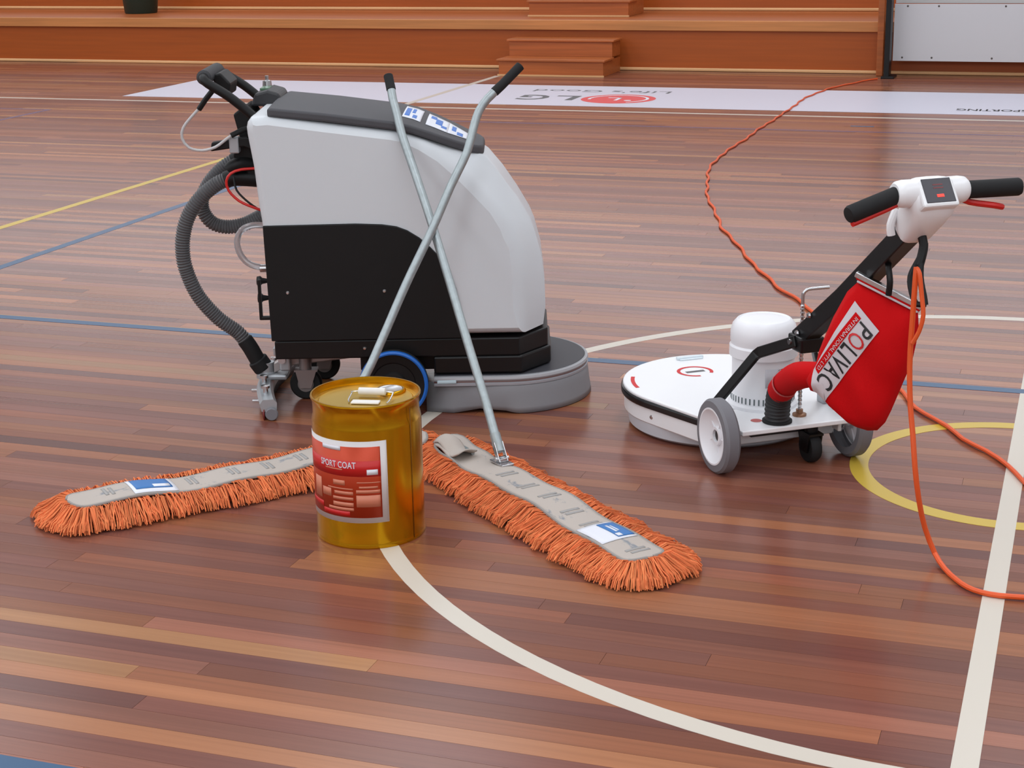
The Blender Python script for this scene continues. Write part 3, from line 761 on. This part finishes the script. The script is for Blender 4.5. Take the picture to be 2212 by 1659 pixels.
for yv in (-.303, .303):
    MB().lathe([(0, -.006), (.018, -.006), (.021, 0), (.018, .006), (0, .006)], 20, Matrix.Translation((-.735, yv, .022)) @ Matrix.Rotation(pi/2, 4, 'X')).build('guide_roller', GREYTYRE, sqb)
MB().lathe([(0, .066), (.034, .066), (.034, .080), (.027, .088), (.026, .118), (0, .118)], 24, Matrix.Translation((-.787, -.03, 0))).build('squeegee_neck', CASTAL, scr, smooth=30)
MB().box(-.80, -.715, -.075, .01, .066, .084).build('neck_plate', CASTAL, scr, smooth=0, bevel=.006)
arm = MB().prism([(-.76, .118), (-.70, .150), (-.40, .172), (-.40, .142), (-.70, .108), (-.76, .084)], -.05, -.02, lambda p, q_, h: (p, h, q_)).build('squeegee_arm', mat('arm_steel', (168, 160, 158), .35, metal=.5), scr, smooth=0, bevel=.004)
MB().box(-.735, -.70, -.09, .02, .10, .165).build('arm_bracket', CASTAL, scr, smooth=0, bevel=.006)
MB().tube([(-.725, -.10, .14), (-.725, .04, .14)], .012, 12).build('pivot_pin', CHROME, scr)
MB().box(-.735, -.722, -.2, -.17, .183, .21).build('rear_latch', CASTAL, scr, smooth=0, bevel=.003)
# hoses
def ribbed(name, pts, r, m, pitch=.0085):
    sp = spline(pts, pitch/3.0)
    return MB().tube(sp, lambda i: r+(.0022 if i % 3 == 0 else -.0016 if i % 3 == 2 else .0012), 14).build(name, m, scr, smooth=50, fix=False)
HOSE = mat('ribbed_hose_grey', (92, 92, 94), .5)
h1 = ribbed('suction_hose', [(-.86, -.05, .728), (-.90, -.05, .712), (-.948, -.05, .677), (-.99, -.052, .628), (-1.015, -.054, .575), (-1.027, -.055, .51), (-1.022, -.055, .44), (-.99, -.054, .352), (-.932, -.05, .275), (-.872, -.044, .224), (-.840, -.04, .180)], .0225, HOSE)
MB().tube(spline([(-.850, -.042, .197), (-.834, -.04, .17), (-.818, -.036, .135), (-.810, -.034, .118)], .01), .026, 16).build('hose_cuff', RUBBER, scr)
MB().tube([(-.815, -.034, .128), (-.795, -.03, .095)], .033, 18).build('cuff_collar', RUBBER, scr, bevel=.004)
MB().tube(spline([(-.758, -.05, .722), (-.80, -.05, .727), (-.85, -.05, .729), (-.875, -.05, .722)], .01), .027, 16).build('hose_elbow', BLACK, scr)
ribbed('drain_hose', [(-.85, .05, .775), (-.90, .05, .745), (-.945, .05, .70), (-.972, .05, .65), (-.972, .05, .605), (-.945, .05, .567), (-.90, .05, .553), (-.845, .05, .560), (-.80, .045, .58), (-.765, .04, .60)], .0215, HOSE)
MB().tube(spline([(-.865, .05, .767), (-.83, .05, .785), (-.79, .05, .80), (-.76, .05, .81)], .01), .024, 14).build('hose_elbow', BLACK, scr)
MB().tube(spline([(-.75, -.12, .588), (-.79, -.12, .588), (-.825, -.12, .572), (-.84, -.12, .535), (-.83, -.12, .492), (-.80, -.12, .462), (-.745, -.12, .448)], .012), .010, 10).build('level_tube', CLEAR, scr)
MB().tube(spline([(-.74, -.14, .635), (-.775, -.15, .65), (-.82, -.15, .672), (-.85, -.15, .705), (-.855, -.15, .735), (-.84, -.15, .758), (-.81, -.14, .768), (-.755, -.13, .77)], .012), .0042, 8).build('red_wire', RED, scr)
MB().tube(spline([(-.74, -.13, .625), (-.79, -.13, .66), (-.83, -.12, .70), (-.84, -.1, .74)], .012), .0035, 8).build('black_wire', BLACK, scr)
# rear fittings: bracket column, levers, valve knobs
rb = MB().prism([(-.755, .80), (-.775, .93), (-.80, .955), (-.835, .93), (-.82, .86), (-.845, .80), (-.80, .74), (-.755, .72)], -.07, .10, lambda p, q_, h: (p, h, q_)).build('rear_bracket', BLACK, scr, smooth=0, bevel=.006)
MB().prism([(-.905, .822), (-.90, .850), (-.79, .865), (-.755, .85), (-.755, .815), (-.80, .835)], -.115, -.085, lambda p, q_, h: (p, h, q_)).build('squeegee_lever', BLACK, scr, smooth=0, bevel=.004)
MB().box(-.845, -.815, -.12, -.08, .815, .865).build('lever_clip', CASTAL, scr, smooth=0, bevel=.004)
MB().tube(spline([(-.765, -.05, .77), (-.83, -.08, .775), (-.855, -.08, .76)], .01), .022, 12).build('valve_body', BLACK, scr)
MB().tube([(-.76, -.02, .83), (-.80, -.02, .80), (-.83, -.02, .79)], .016, 10).build('valve_arm', RED, scr)
for zz in (.425, .37):
    MB().lathe([(0, 0), (.014, .002), (.016, .012), (.010, .018), (.006, .04), (0, .04)], 14, Matrix.Translation((-.775, -.19, zz)) @ Matrix.Rotation(pi/2, 4, 'Y')).build('breaker_knob', BLACK, scr)
b = MB(); b.box(-.765, -.755, -.24, -.225, .315, .44); b.box(-.765, -.725, -.24, -.225, .31, .322); b.build('cable_bracket', BLACKM, scr, smooth=0, bevel=.003)
MB().lathe([(0, 0), (.013, .0), (.013, .02), (0, .024)], 12, Matrix.Translation((-.752, -.12, .45)) @ Matrix.Rotation(-pi/2, 4, 'Y')).build('tube_fitting', CHROME, scr)
# handle loop
def hpath(sgn): return [(-.745, sgn*.15, .925), (-.775, sgn*.15, .950), (-.83, sgn*.152, .997), (-.885, sgn*.152, 1.038)]
hp = [(-.745, -.15, .92), (-.775, -.15, .948), (-.83, -.152, .995), (-.890, -.150, 1.034), (-.905, -.138, 1.046), (-.908, -.10, 1.05), (-.908, .10, 1.05), (-.905, .138, 1.046), (-.890, .150, 1.034), (-.83, .152, .995), (-.775, .15, .948), (-.745, .15, .92)]
hl = MB().tube(spline(hp, .015), .0145, 14).build('handle_loop', BLACK, scr)
MB().tube([(-.908, -.125, 1.05), (-.908, -.12, 1.05), (-.908, .115, 1.05), (-.908, .12, 1.05)], [.016, .023, .023, .016], 16).build('grip_sleeve', mat('grip_dark_grey', (54, 54, 57), .7), hl)
MB().prism([(-.90, 1.05), (-.868, 1.058), (-.838, 1.025), (-.845, .985), (-.872, .995), (-.885, 1.02)], -.06, .08, lambda p, q_, h: (p, h, q_)).build('dead_man_paddle', BLACK, hl, smooth=0, bevel=.006)
MB().tube(spline([(-.862, .0, 1.0), (-.848, .0, .975), (-.835, .0, .955), (-.80, 0, .93)], .01), .009, 10).build('paddle_link', BLACK, hl)
MB().tube([(-.878, -.14, 1.015), (-.905, -.135, .985), (-.928, -.13, .955)], .0085, 10).build('cable_gland', BLACK, hl)
MB().tube(spline([(-.922, -.13, .962), (-.95, -.13, .935), (-.98, -.13, .90), (-.987, -.13, .868), (-.968, -.13, .838), (-.928, -.13, .828), (-.885, -.13, .838), (-.85, -.13, .862), (-.825, -.13, .878)], .012), .0045, 8).build('grey_cable', mat('pale_grey_cable', (190, 188, 188), .45), scr)
MB().tube([(-.835, -.13, .872), (-.80, -.12, .888), (-.765, -.10, .895)], .0085, 10).build('cable_gland', BLACK, scr)
pod = MB().prism([(-.79, .945), (-.775, .985), (-.735, .995), (-.70, .985), (-.69, .965), (-.72, .945)], .0, .17, lambda p, q_, h: (p, h, q_)).build('control_pod', mat('pod_dark', (44, 44, 47), .5), scr, smooth=0, bevel=.008)
MB().box(-.765, -.735, .05, .12, .990, .996).build('pod_display', mat('green_display', (84, 120, 92), .3), pod, smooth=0)
MB().lathe([(0, .985), (.016, .985), (.014, 1.01), (.006, 1.013), (.006, 1.026), (0, 1.026)], 14, Matrix.Translation((-.755, .145, 0))).build('pod_key', CHROME, pod)

# ------------------------------------------------------------------ suction polisher
pol = thing('floor_polisher', 'white disc floor polisher with T handle and red dust bag', 'polisher', (-.6158, -.1159, 0), radians(127.1))
CX, CR = .455, .298
def pear(r, back, wback, n=48):
    """plan of the deck: round front of radius r tapering straight back to a narrower tail"""
    a0 = radians(108)
    pts = [(CX+r*cos(a), r*sin(a)) for a in [-a0+2*a0*i/n for i in range(n+1)]]
    pts += [(back, wback), (back, -wback)]
    return pts
P3 = lambda p, q_, h: (p, q_, h)
MB().prism(pear(CR, .10, .20), .118, .130, P3).build('deck_top', WHITE, pol, smooth=30, bevel=.004)
MB().prism(pear(CR-.004, .08, .19), .048, .104, P3).build('deck_body', WHITE, pol, smooth=30, bevel=.004)
MB().prism(pear(CR+.006, .115, .205), .097, .121, P3).build('black_bumper', mat('black_bumper_rubber', (20, 19, 20), .25), pol, smooth=30, bevel=.006)
MB().lathe([(.20, .003), (.272, .003), (.283, .012), (.289, .050), (.20, .050)], 64, Matrix.Translation((CX-.01, 0, 0))).build('pad_skirt', mat('pale_grey_skirt', (206, 208, 214), .5), pol, smooth=40)
MB().lathe([(0, .001), (.235, .001), (.235, .02), (0, .02)], 64, Matrix.Translation((CX-.01, 0, 0))).build('polishing_pad', mat('pad_red', (150, 60, 50), .95), pol)
plate = MB().prism([(-.05, -.165), (.02, -.172), (.15, -.20), (.15, .20), (.02, .172), (-.05, .165)], .119, .133, P3).build('tail_plate', WHITE, pol, smooth=0, bevel=.003)
MB().box(.03, .12, -.10, .10, .085, .119).build('tail_shade_block', mat('tail_shadow_black', (34, 34, 36), .6), pol, smooth=0)  # dark block standing in for the shade beneath the tail plate
b = MB(); b.box(.70, .715, -.055, .035, .130, .139); b.box(.69, .73, -.05, .03, .130, .1345); b.build('front_clip', mat('pale_blue_clip', (214, 224, 230), .35), pol, smooth=0, bevel=.003)
MB().lathe([(0, 0), (.008, 0), (.006, .003), (0, .004)], 10, Matrix.Translation((.345, .272, .072)) @ Matrix.Rotation(radians(112), 4, 'Z') @ Matrix.Rotation(pi/2, 4, 'Y')).build('screw', CHROME, pol)
MB().lathe([(.0, .13), (.010, .13), (.010, .139), (.005, .142), (0, .142)], 6, Matrix.Translation((.43, -.045, 0))).build('deck_nut', CHROME, pol, smooth=20)
# red ring mark on the deck
b = MB(); b.lathe([(.046, .1306), (.057, .1306)], 40, Matrix.Translation((.565, .035, 0)), radians(-128), radians(176)); b.build('ring_mark', REDINK, pol, smooth=0, fix=False)
MB().box(.555, .572, .004, .066, .1302, .1306).build('ring_caption', GREYINK, pol, smooth=0)
b = MB(); b.lathe([(.262, .1306), (.274, .1306)], 16, Matrix.Translation((CX, 0, 0)), radians(62), radians(88)); b.build('edge_mark', REDINK, pol, smooth=0, fix=False)
b = MB(); b.lathe([(.0, .1336), (.016, .1336)], 20, Matrix.Translation((.03, .085, 0))); b.build('round_mark', mat('mark_red_faded', (190, 96, 92), .5), pol, smooth=0, fix=False)
# motor
MX = .175
Mm = Matrix.Translation((MX, -.005, 0))
MW = mat('white_motor_plastic', (236, 236, 240), .35)
mo = MB().lathe([(.085, .130), (.101, .132), (.100, .142), (.092, .148), (.092, .185), (.090, .19), (.090, .278), (.0985, .284), (.0985, .312), (.094, .318), (.094, .322), (.096, .328), (.096, .352), (.090, .374), (.078, .388), (.074, .390), (.071, .386), (.066, .388), (.03, .392), (0, .393)], 64, Mm).build('motor_housing', MW, pol, smooth=32)
b = MB()
for i in range(44):
    a = 2*pi*i/44
    b.box(.0905, .0928, -.0022, .0022, .152, .170, M=Mm @ Matrix.Rotation(a, 4, 'Z'))
b.build('cooling_slots', mat('slot_dark', (104, 112, 114), .6), mo, smooth=0)
MB().grid(8, 1, lambda u, v: tuple(Mm @ Vector((.0908*cos(radians(158+26*u)), .0908*sin(radians(158+26*u)), .205+.055*v)))).build('rating_plate', mat('rating_plate_grey', (198, 196, 202), .4), mo, thick=.0006)
# wheels
def pol_wheel(sgn):
    r = .106; Mw = Matrix.Translation((.02, sgn*.205, r)) @ Matrix.Rotation(-sgn*pi/2, 4, 'X')
    t = MB().lathe([(.078, -.02), (r-.008, -.022), (r, -.014), (r, .014), (r-.006, .021), (.082, .023), (.078, .020)], 56, Mw).build('wheel', GREYTYRE, pol, smooth=40)
    MB().lathe([(.083, .019), (.0815, .0235), (.077, .0235), (.070, .016), (.045, .004), (.028, .002), (.026, .010), (.018, .010), (.017, -.006), (0, -.006)], 48, Mw).build('wheel_hub', MW, t, smooth=35)
    for i in range(5):
        MB().box(.026, .074, -.0015, .0015, .001, .006, M=Mw @ Matrix.Rotation(2*pi*i/5+.5, 4, 'Z')).build('hub_rib', MW, t, smooth=0)
    MB().lathe([(0, .0), (.016, .0), (.016, .003), (0, .003)], 16, Mw).build('axle_recess', mat('axle_dark', (40, 34, 32), .5), t)
    # bracket that carries the wheel
    MB().box(.0, .04, sgn*.165-.006, sgn*.165+.006, .08, .135).build('wheel_bracket', WHITE, pol, smooth=0, bevel=.004)
pol_wheel(1); pol_wheel(-1)
castor(pol, .005, -.075, .045, .085, RUBBER, BLACKM, .11)
# handle arms and pole
def bar(pts, w, h, name, m=BLACKM):
    """flat bar along a polyline: width w in y, thickness h"""
    b = MB(); n = len(pts); vs = []; fs = []
    for i, p in enumerate(pts):
        p = Vector(p); t = (Vector(pts[min(i+1, n-1)])-Vector(pts[max(i-1, 0)])).normalized()
        sd = Vector((0, 1, 0)); sd = (sd-t*sd.dot(t)).normalized(); up = t.cross(sd)
        for a, c in ((-w, -h), (w, -h), (w, h), (-w, h)): vs.append(p+sd*a/2+up*c/2)
    for i in range(n-1):
        for j in range(4): fs.append((i*4+j, i*4+(j+1) % 4, (i+1)*4+(j+1) % 4, (i+1)*4+j))
    fs += [(0, 1, 2, 3), tuple((n-1)*4+q for q in (3, 2, 1, 0))]
    return b.add(vs, fs).build(name, m, pol, smooth=0, bevel=.003)
for sgn in (1, -1):
    bar([(.12, sgn*.172, .165), (.032, sgn*.09, .325), (.02, sgn*.085, .335), (-.10, sgn*.035, .392)], .012, .032, 'fork_arm')
    MB().box(.10, .14, sgn*.172-.01, sgn*.172+.01, .133, .172).build('arm_bracket', CASTAL, pol, smooth=0, bevel=.003)
bar([(-.06, 0, .385), (-.30, 0, .555), (-.60, 0, .788)], .044, .052, 'handle_pole')
MB().box(-.13, -.05, -.036, .036, .362, .405).build('pivot_bracket', BLACKM, pol, smooth=0, bevel=.006)
MB().tube([(-.085, -.05, .388), (-.085, .05, .388)], .008, 12).build('pivot_bolt', CHROME, pol)
for s_, z in ((-.15, .475), (-.085, .41)):
    MB().lathe([(0, 0), (.009, 0), (.007, .005), (0, .006)], 8, Matrix.Translation((s_, .025, z)) @ Matrix.Rotation(-pi/2, 4, 'X')).build('pole_bolt', CHROME, pol)
# threaded height rod with bent top
rp = spline([(.03, -.05, .13), (.03, -.05, .30), (.03, -.05, .47), (.03, -.052, .488), (.028, -.060, .498), (.026, -.075, .501), (.02, -.125, .502)], .004)
MB().tube(rp, lambda i: .0052+(.0016 if (i % 3 == 0 and .16 < rp[i].z < .46) else 0), 8).build('height_rod', CHROME, pol, smooth=50)
MB().lathe([(0, .133), (.02, .133), (.02, .139), (.01, .142), (.01, .152), (0, .152)], 16, Matrix.Translation((.03, -.05, 0))).build('rod_foot', mat('brass_foot', (150, 110, 84), .4, metal=.7), pol)
# handle head: tapered neck, cross piece, recessed panel
def rings(name, rs, m, parent, seg=20, smooth=50):
    """loft of rounded rectangles: (centre, half x, half y, tilt about y)"""
    vs = []; fs = []
    for (cx_, cy_, cz), hx, hy, ti in rs:
        for k in range(seg):
            a = 2*pi*k/seg; e = .55
            x = hx*(abs(cos(a))**e)*(1 if cos(a) > 0 else -1); yv = hy*(abs(sin(a))**e)*(1 if sin(a) > 0 else -1)
            vs.append((cx_+x*cos(ti), cy_+yv, cz-x*sin(ti)))
    n = len(rs)
    for i in range(n-1):
        for k in range(seg): fs.append((i*seg+k, i*seg+(k+1) % seg, (i+1)*seg+(k+1) % seg, (i+1)*seg+k))
    fs.append(tuple(range(seg))); fs.append(tuple(range(n*seg-1, (n-1)*seg-1, -1)))
    return MB().add(vs, fs).build(name, m, parent, smooth=smooth)
TI = radians(-37)
hw = rings('handle_head', [((-.594, 0, .776), .030, .034, TI), ((-.604, 0, .788), .038, .040, TI), ((-.640, 0, .832), .048, .047, TI), ((-.664, 0, .862), .050, .056, TI), ((-.676, 0, .884), .046, .060, TI), ((-.682, 0, .900), .036, .056, TI), ((-.686, 0, .910), .022, .048, TI)], WHITE, pol)
for sgn in (1, -1):
    MB().lathe([(0, 0), (.032, 0), (.0325, .045), (.030, .060), (.025, .066), (0, .066)], 24, Matrix.Translation((-.670, sgn*.028, .888)) @ Matrix.Rotation(-sgn*pi/2, 4, 'X')).build('head_shoulder', WHITE, hw, smooth=40)
    g0 = Vector((-.670, sgn*.088, .886)); g1 = Vector((-.688, .222, .852)) if sgn > 0 else Vector((-.700, -.226, .889))
    d_ = (g1-g0).normalized()
    MB().tube([g0, g0+d_*.002, g1-d_*.008, g1-d_*.002, g1], [.018, .0212, .0212, .018, .010], 20).build('hand_grip', RUBBER, pol)
    if sgn > 0: lv = [g0+Vector((-.004, -.01, -.016)), g0+d_*.03+Vector((-.006, 0, -.021)), g1-d_*.03+Vector((-.006, 0, -.022)), g1-d_*.01+Vector((-.006, 0, -.022))]
    else: lv = [g0+Vector((.0, .01, -.016)), g0+Vector((0, -.02, -.030)), g1+Vector((.004, .070, -.040)), g1+Vector((.006, .045, -.046))]
    MB().tube(spline(lv, .015), .0075, 8).build('switch_lever', RED, pol)
# display panel on the sloping top, facing up and back
PM = Matrix.Translation((-.703, 0, .891)) @ Matrix.Rotation(-radians(54.4), 4, 'Y')
MB().box(-.036, .034, -.047, .047, -.024, .005, M=PM).build('panel_frame', WHITE, hw, smooth=0, bevel=.006)
dp = MB().box(-.027, .034, -.038, .038, .0045, .0065, M=PM).build('display_panel', mat('smoked_panel', (46, 40, 50), .3), hw, smooth=0, bevel=.003)
MB().box(-.014, -.007, -.010, .008, .0066, .0072, M=PM).build('power_light', mat('red_indicator', (230, 40, 24), .3, emit=((255, 40, 20), 1.2)), dp, smooth=0)
for q_ in (.008, .016): MB().box(q_, q_+.003, -.014, .012, .0066, .0069, M=PM).build('panel_print', mat('panel_red_print', (120, 46, 50), .4), dp, smooth=0)
MB().tube(spline([(-.585, .035, .835), (-.59, .052, .80), (-.592, .05, .775)], .01), .010, 10).build('cable_ear', WHITE, hw)
# cord hook and strap under the head
hk = MB(); hk.tube(spline([(-.64, .0, .785), (-.655, .0, .76), (-.668, .012, .735), (-.672, .02, .715)], .01), .011, 10); hk.build('cord_strap', BLACK, pol)
b = MB(); b.tube(spline([(-.666, .012, .738), (-.690, .026, .69), (-.715, .03, .65), (-.722, .03, .632)], .01), .008, 8); b.tube(spline([(-.668, .016, .735), (-.672, .042, .69), (-.69, .045, .65), (-.70, .04, .63)], .01), .007, 8); b.tube([(-.722, .03, .632), (-.70, .04, .63)], .007, 8); b.build('cord_hook', BLACK, pol)
MB().tube(spline([(-.50, .0, .69), (-.52, .01, .675), (-.532, .012, .645), (-.528, .012, .612)], .008), .008, 8).build('bag_hook', BLACKM, pol)
# dust bag, in its own hanging plane
BO = Vector((-.40, .06, 0)); ta = radians(-15-127.1); bx = Vector((cos(ta), sin(ta), 0)); bn = Vector((sin(ta), -cos(ta), 0))   # bn faces the camera side
OUT = [(.035, .628), (.192, .570), (.196, .53), (.192, .491), (.185, .45), (.175, .417), (.16, .375), (.148, .341), (.135, .305), (.121, .272), (.101, .248), (.075, .243), (.045, .247), (.019, .256), (-.027, .289), (-.06, .321), (-.085, .325), (-.10, .352), (-.085, .385), (-.072, .40), (-.066, .43), (-.054, .465), (-.029, .528), (.006, .598)]
def inside(a, z):
    c_ = False; n = len(OUT)
    for i in range(n):
        (x1, y1), (x2, y2) = OUT[i], OUT[(i+1) % n]
        if (y1 > z) != (y2 > z) and a < (x2-x1)*(z-y1)/(y2-y1)+x1: c_ = not c_
    return c_
def edge_dist(a, z):
    best = 9
    for i in range(len(OUT)):
        p = Vector(OUT[i]); q_ = Vector(OUT[(i+1) % len(OUT)]); d_ = q_-p
        t = max(0, min(1, (Vector((a, z))-p).dot(d_)/d_.length_squared)); best = min(best, (p+d_*t-Vector((a, z))).length)
    return best
def bulge(a, z):
    e = edge_dist(a, z) if inside(a, z) else 0
    t = min(1, e/.075); h = .048*sqrt(max(0, 1-(1-t)**2))
    h *= min(1, max(.12, (.66-z)/.16))                          # flat at the clamp
    h += .008*min(1, e/.03)*sin((a*.9+z*.5)*58)*max(0, min(1, (.05-(z-.45)*1-(a-.1)*-.6)/.12)) if e > 0 else 0
    return h
def BP(a, z, h): return BO+bx*a+bn*h+Vector((0, 0, z))
b = MB(); cen = (.06, .42); NR = 14; n = len(OUT)
fine = []
for i in range(n):
    p = Vector(OUT[i]); q_ = Vector(OUT[(i+1) % n]); k = max(1, int((q_-p).length/.014))
    for j in range(k): fine.append(p.lerp(q_, j/k))
n = len(fine)
for side_ in (1, -1):
    vs = []; fs = []
    for r_i in range(NR):
        f_ = r_i/NR
        f_ = 1-(1-f_)**1.6
        for p in fine:
            a = p.x+(cen[0]-p.x)*f_; z = p.y+(cen[1]-p.y)*f_; vs.append(BP(a, z, side_*bulge(a, z)*(1 if side_ > 0 else .7)))
    vs.append(BP(cen[0], cen[1], side_*bulge(*cen)*(1 if side_ > 0 else .7)))
    for r_i in range(NR-1):
        for i in range(n): fs.append((r_i*n+i, r_i*n+(i+1) % n, (r_i+1)*n+(i+1) % n, (r_i+1)*n+i))
    for i in range(n): fs.append(((NR-1)*n+i, (NR-1)*n+(i+1) % n, NR*n))
    b.add(vs, fs)
bag = b.build('dust_bag', REDCLOTH, pol, smooth=80, fix=False)
bmx = bmesh.new(); bmx.from_mesh(bag.data); bmesh.ops.remove_doubles(bmx, verts=bmx.verts, dist=.0004); bmesh.ops.recalc_face_normals(bmx, faces=bmx.faces); bmx.to_mesh(bag.data); bmx.free()
# clamp bar at the mouth of the bag
def BB(name, p, q_, w, h, m, dz=0):
    P_, Q_ = BP(p[0], p[1]+dz, 0), BP(q_[0], q_[1]+dz, 0); t = (Q_-P_).normalized(); up = bn.cross(t)
    vs = [c_+bn*a+up*c2 for c_ in (P_, Q_) for a, c2 in ((-w, -h), (w, -h), (w, h), (-w, h))]
    return MB().add(vs, [(0, 1, 2, 3), (7, 6, 5, 4), (0, 4, 5, 1), (1, 5, 6, 2), (2, 6, 7, 3), (3, 7, 4, 0)]).build(name, m, bag, smooth=0, bevel=.002)
BB('clamp_bar', (.028, .646), (.203, .581), .009, .007, CHROME)
BB('clamp_lip', (.033, .629), (.194, .569), .008, .003, WHITECLOTH, .0)
BB('bag_mouth', (.031, .638), (.198, .575), .007, .005, REDCLOTH, .0)
# white print patch with lettering that follows the cloth
def on_bag(a, z, off): return BP(a, z, bulge(a, z)+off)
def bag_fill(name, poly, m, off, parent=bag, n=14):
    """quad patch with corners given in order, sampled on the cloth"""
    p0, p1, p2, p3 = [Vector(p) for p in poly]
    return MB().grid(n, n, lambda u, v: on_bag(*(p0.lerp(p1, u).lerp(p3.lerp(p2, u), v)), off)).build(name, m, parent, smooth=80, fix=False)
pt = bag_fill('print_patch', ((.036, .582), (.112, .519), (-.028, .313), (-.066, .391)), WHITECLOTH, .0022)
pt2 = bag_fill('print_patch', ((-.066, .392), (-.028, .36), (-.026, .313), (-.064, .334)), WHITECLOTH, .0020)
bag_fill('print_stripe', ((.044, .557), (.061, .544), (-.046, .386), (-.062, .397)), REDCLOTH, .0034, pt)
B0, B1, T0, T1 = Vector((.064, .541)), Vector((-.052, .371)), Vector((.103, .510)), Vector((-.013, .340))
def bag_text(txt, t0, t1, m, off, lo=0.0, hi=1.0, bold=0.0):
    # lettering laid in the quad between base line B0-B1 and top line T0-T1
    v, f, w = text_geo(txt, 1.0, bold=bold)
    def at(p):
        t = t0+(t1-t0)*p[0]/w; h = lo+(hi-lo)*p[1]
        return on_bag(*(B0.lerp(B1, t).lerp(T0.lerp(T1, t), h)), off)
    return MB().add([at(p) for p in v], f).build('lettering', m, pt, smooth=0, fix=False)
bag_text('P', .02, .125, INK, .0036, bold=.01)
bag_text('O', .15, .315, REDINK, .0036)
for ch_, ta_, tb_ in (('L', .35, .44), ('I', .475, .505), ('V', .53, .67), ('A', .68, .82), ('C', .845, .985)):
    bag_text(ch_, ta_, tb_, INK, .0036, bold=.012)
bag_text('INTERNATIONAL PTY. LTD.', .03, .90, WHITECLOTH, .0050, -.34, -.12)
# elbow and sleeve from the deck to the bag
el = [(.0, .035, .132), (-.002, .036, .165), (-.010, .038, .20), (-.028, .042, .228), (-.055, .048, .245)]
sp = spline(el, .004); MB().tube(sp, lambda i: .034+(.0025 if i % 3 == 0 else 0), 20).build('elbow_hose', mat('black_ribbed_elbow', (34, 34, 36), .55), pol, smooth=50)
MB().lathe([(.036, .133), (.042, .134), (.042, .140), (.036, .142)], 28, Matrix.Translation((.0, .035, 0))).build('elbow_flange', RUBBER, pol)
sl = spline([(-.035, .045, .236), (-.06, .05, .252), (-.12, .066, .288), (-.20, .080, .325), (-.28, .094, .352), (-.36, .085, .375), (-.43, .045, .40)], .02)
ns_ = len(sl)
slv = MB().tube(sl, lambda i: .0365+.0010*sin(i*.9)-(.016*max(0, (i/ns_-.55)/.45)), 24).build('bag_sleeve', REDCLOTH, pol, smooth=70)
MB().tube([sl[4], sl[4].lerp(sl[5], .45)], .0395, 24, caps=False).build('sleeve_band', mat('pink_elastic', (214, 110, 112), .8), slv)

# ------------------------------------------------------------------ orange leads
def wob(pts, amp, rr, n=1):
    out = []
    for i, p in enumerate(pts):
        q_ = Vector(p); q_.x += rr.uniform(-amp, amp)*.6; q_.y += rr.uniform(-amp, amp); out.append(q_)
    return out
rr = random.Random(4)
lead = [(-1.66, 10.04), (-1.721, 9.95), (-1.824, 9.64), (-1.949, 9.228), (-2.026, 8.562), (-2.024, 7.738), (-2.035, 6.901), (-2.033, 6.252), (-2.035, 5.826), (-2.032, 5.469), (-2.011, 5.155), (-1.957, 4.815), (-1.876, 4.423), (-1.788, 4.065), (-1.689, 3.737), (-1.537, 3.262), (-1.392, 2.894), (-1.274, 2.576), (-1.148, 2.297), (-1.06, 2.093), (-.985, 1.941), (-.881, 1.765), (-.779, 1.525), (-.66, 1.25), (-.53, .98), (-.412, .733), (-.342, .566), (-.289, .464), (-.223, .351), (-.16, .231), (-.088, .141), (-.03, .031), (.028, -.092), (.12, -.30), (.20, -.52), (.24, -.72), (.2, -.86)]
sp = spline([(x, y_, .0075) for x, y_ in lead], .05)
sp = [Vector((p.x+.006*sin(i*1.05)+.004*sin(i*.37), p.y+.004*sin(i*.8+1), p.z)) for i, p in enumerate(sp)]
tail = [Vector(p) for p in ((.2, -.86, .0075), (.13, -.895, .0075), (.066, -.899, .0075), (.014, -.904, .0075), (-.028, -.897, .0075), (-.06, -.876, .0075), (-.089, -.837, .0075), (-.121, -.779, .0085), (-.150, -.718, .02), (-.176, -.723, .085), (-.191, -.752, .165), (-.203, -.762, .249), (-.213, -.748, .324), (-.223, -.735, .388), (-.229, -.727, .454), (-.231, -.724, .521), (-.229, -.727, .611), (-.227, -.73, .70), (-.226, -.728, .725))]
full = sp[:-1]+spline(tail, .03)
ld = MB().tube(full, .0065, 8).build('power_lead', ORANGE)
tag(ld, 'long orange power lead snaking over the floor and up to the polisher handle', 'power lead')
lp = [(-.226, -.728, .722), (-.218, -.735, .712), (-.210, -.738, .66), (-.204, -.742, .615), (-.212, -.74, .575), (-.226, -.735, .545)]
MB().tube(spline(lp, .012), .0055, 8).build('hanging_loop', ORANGE, ld)
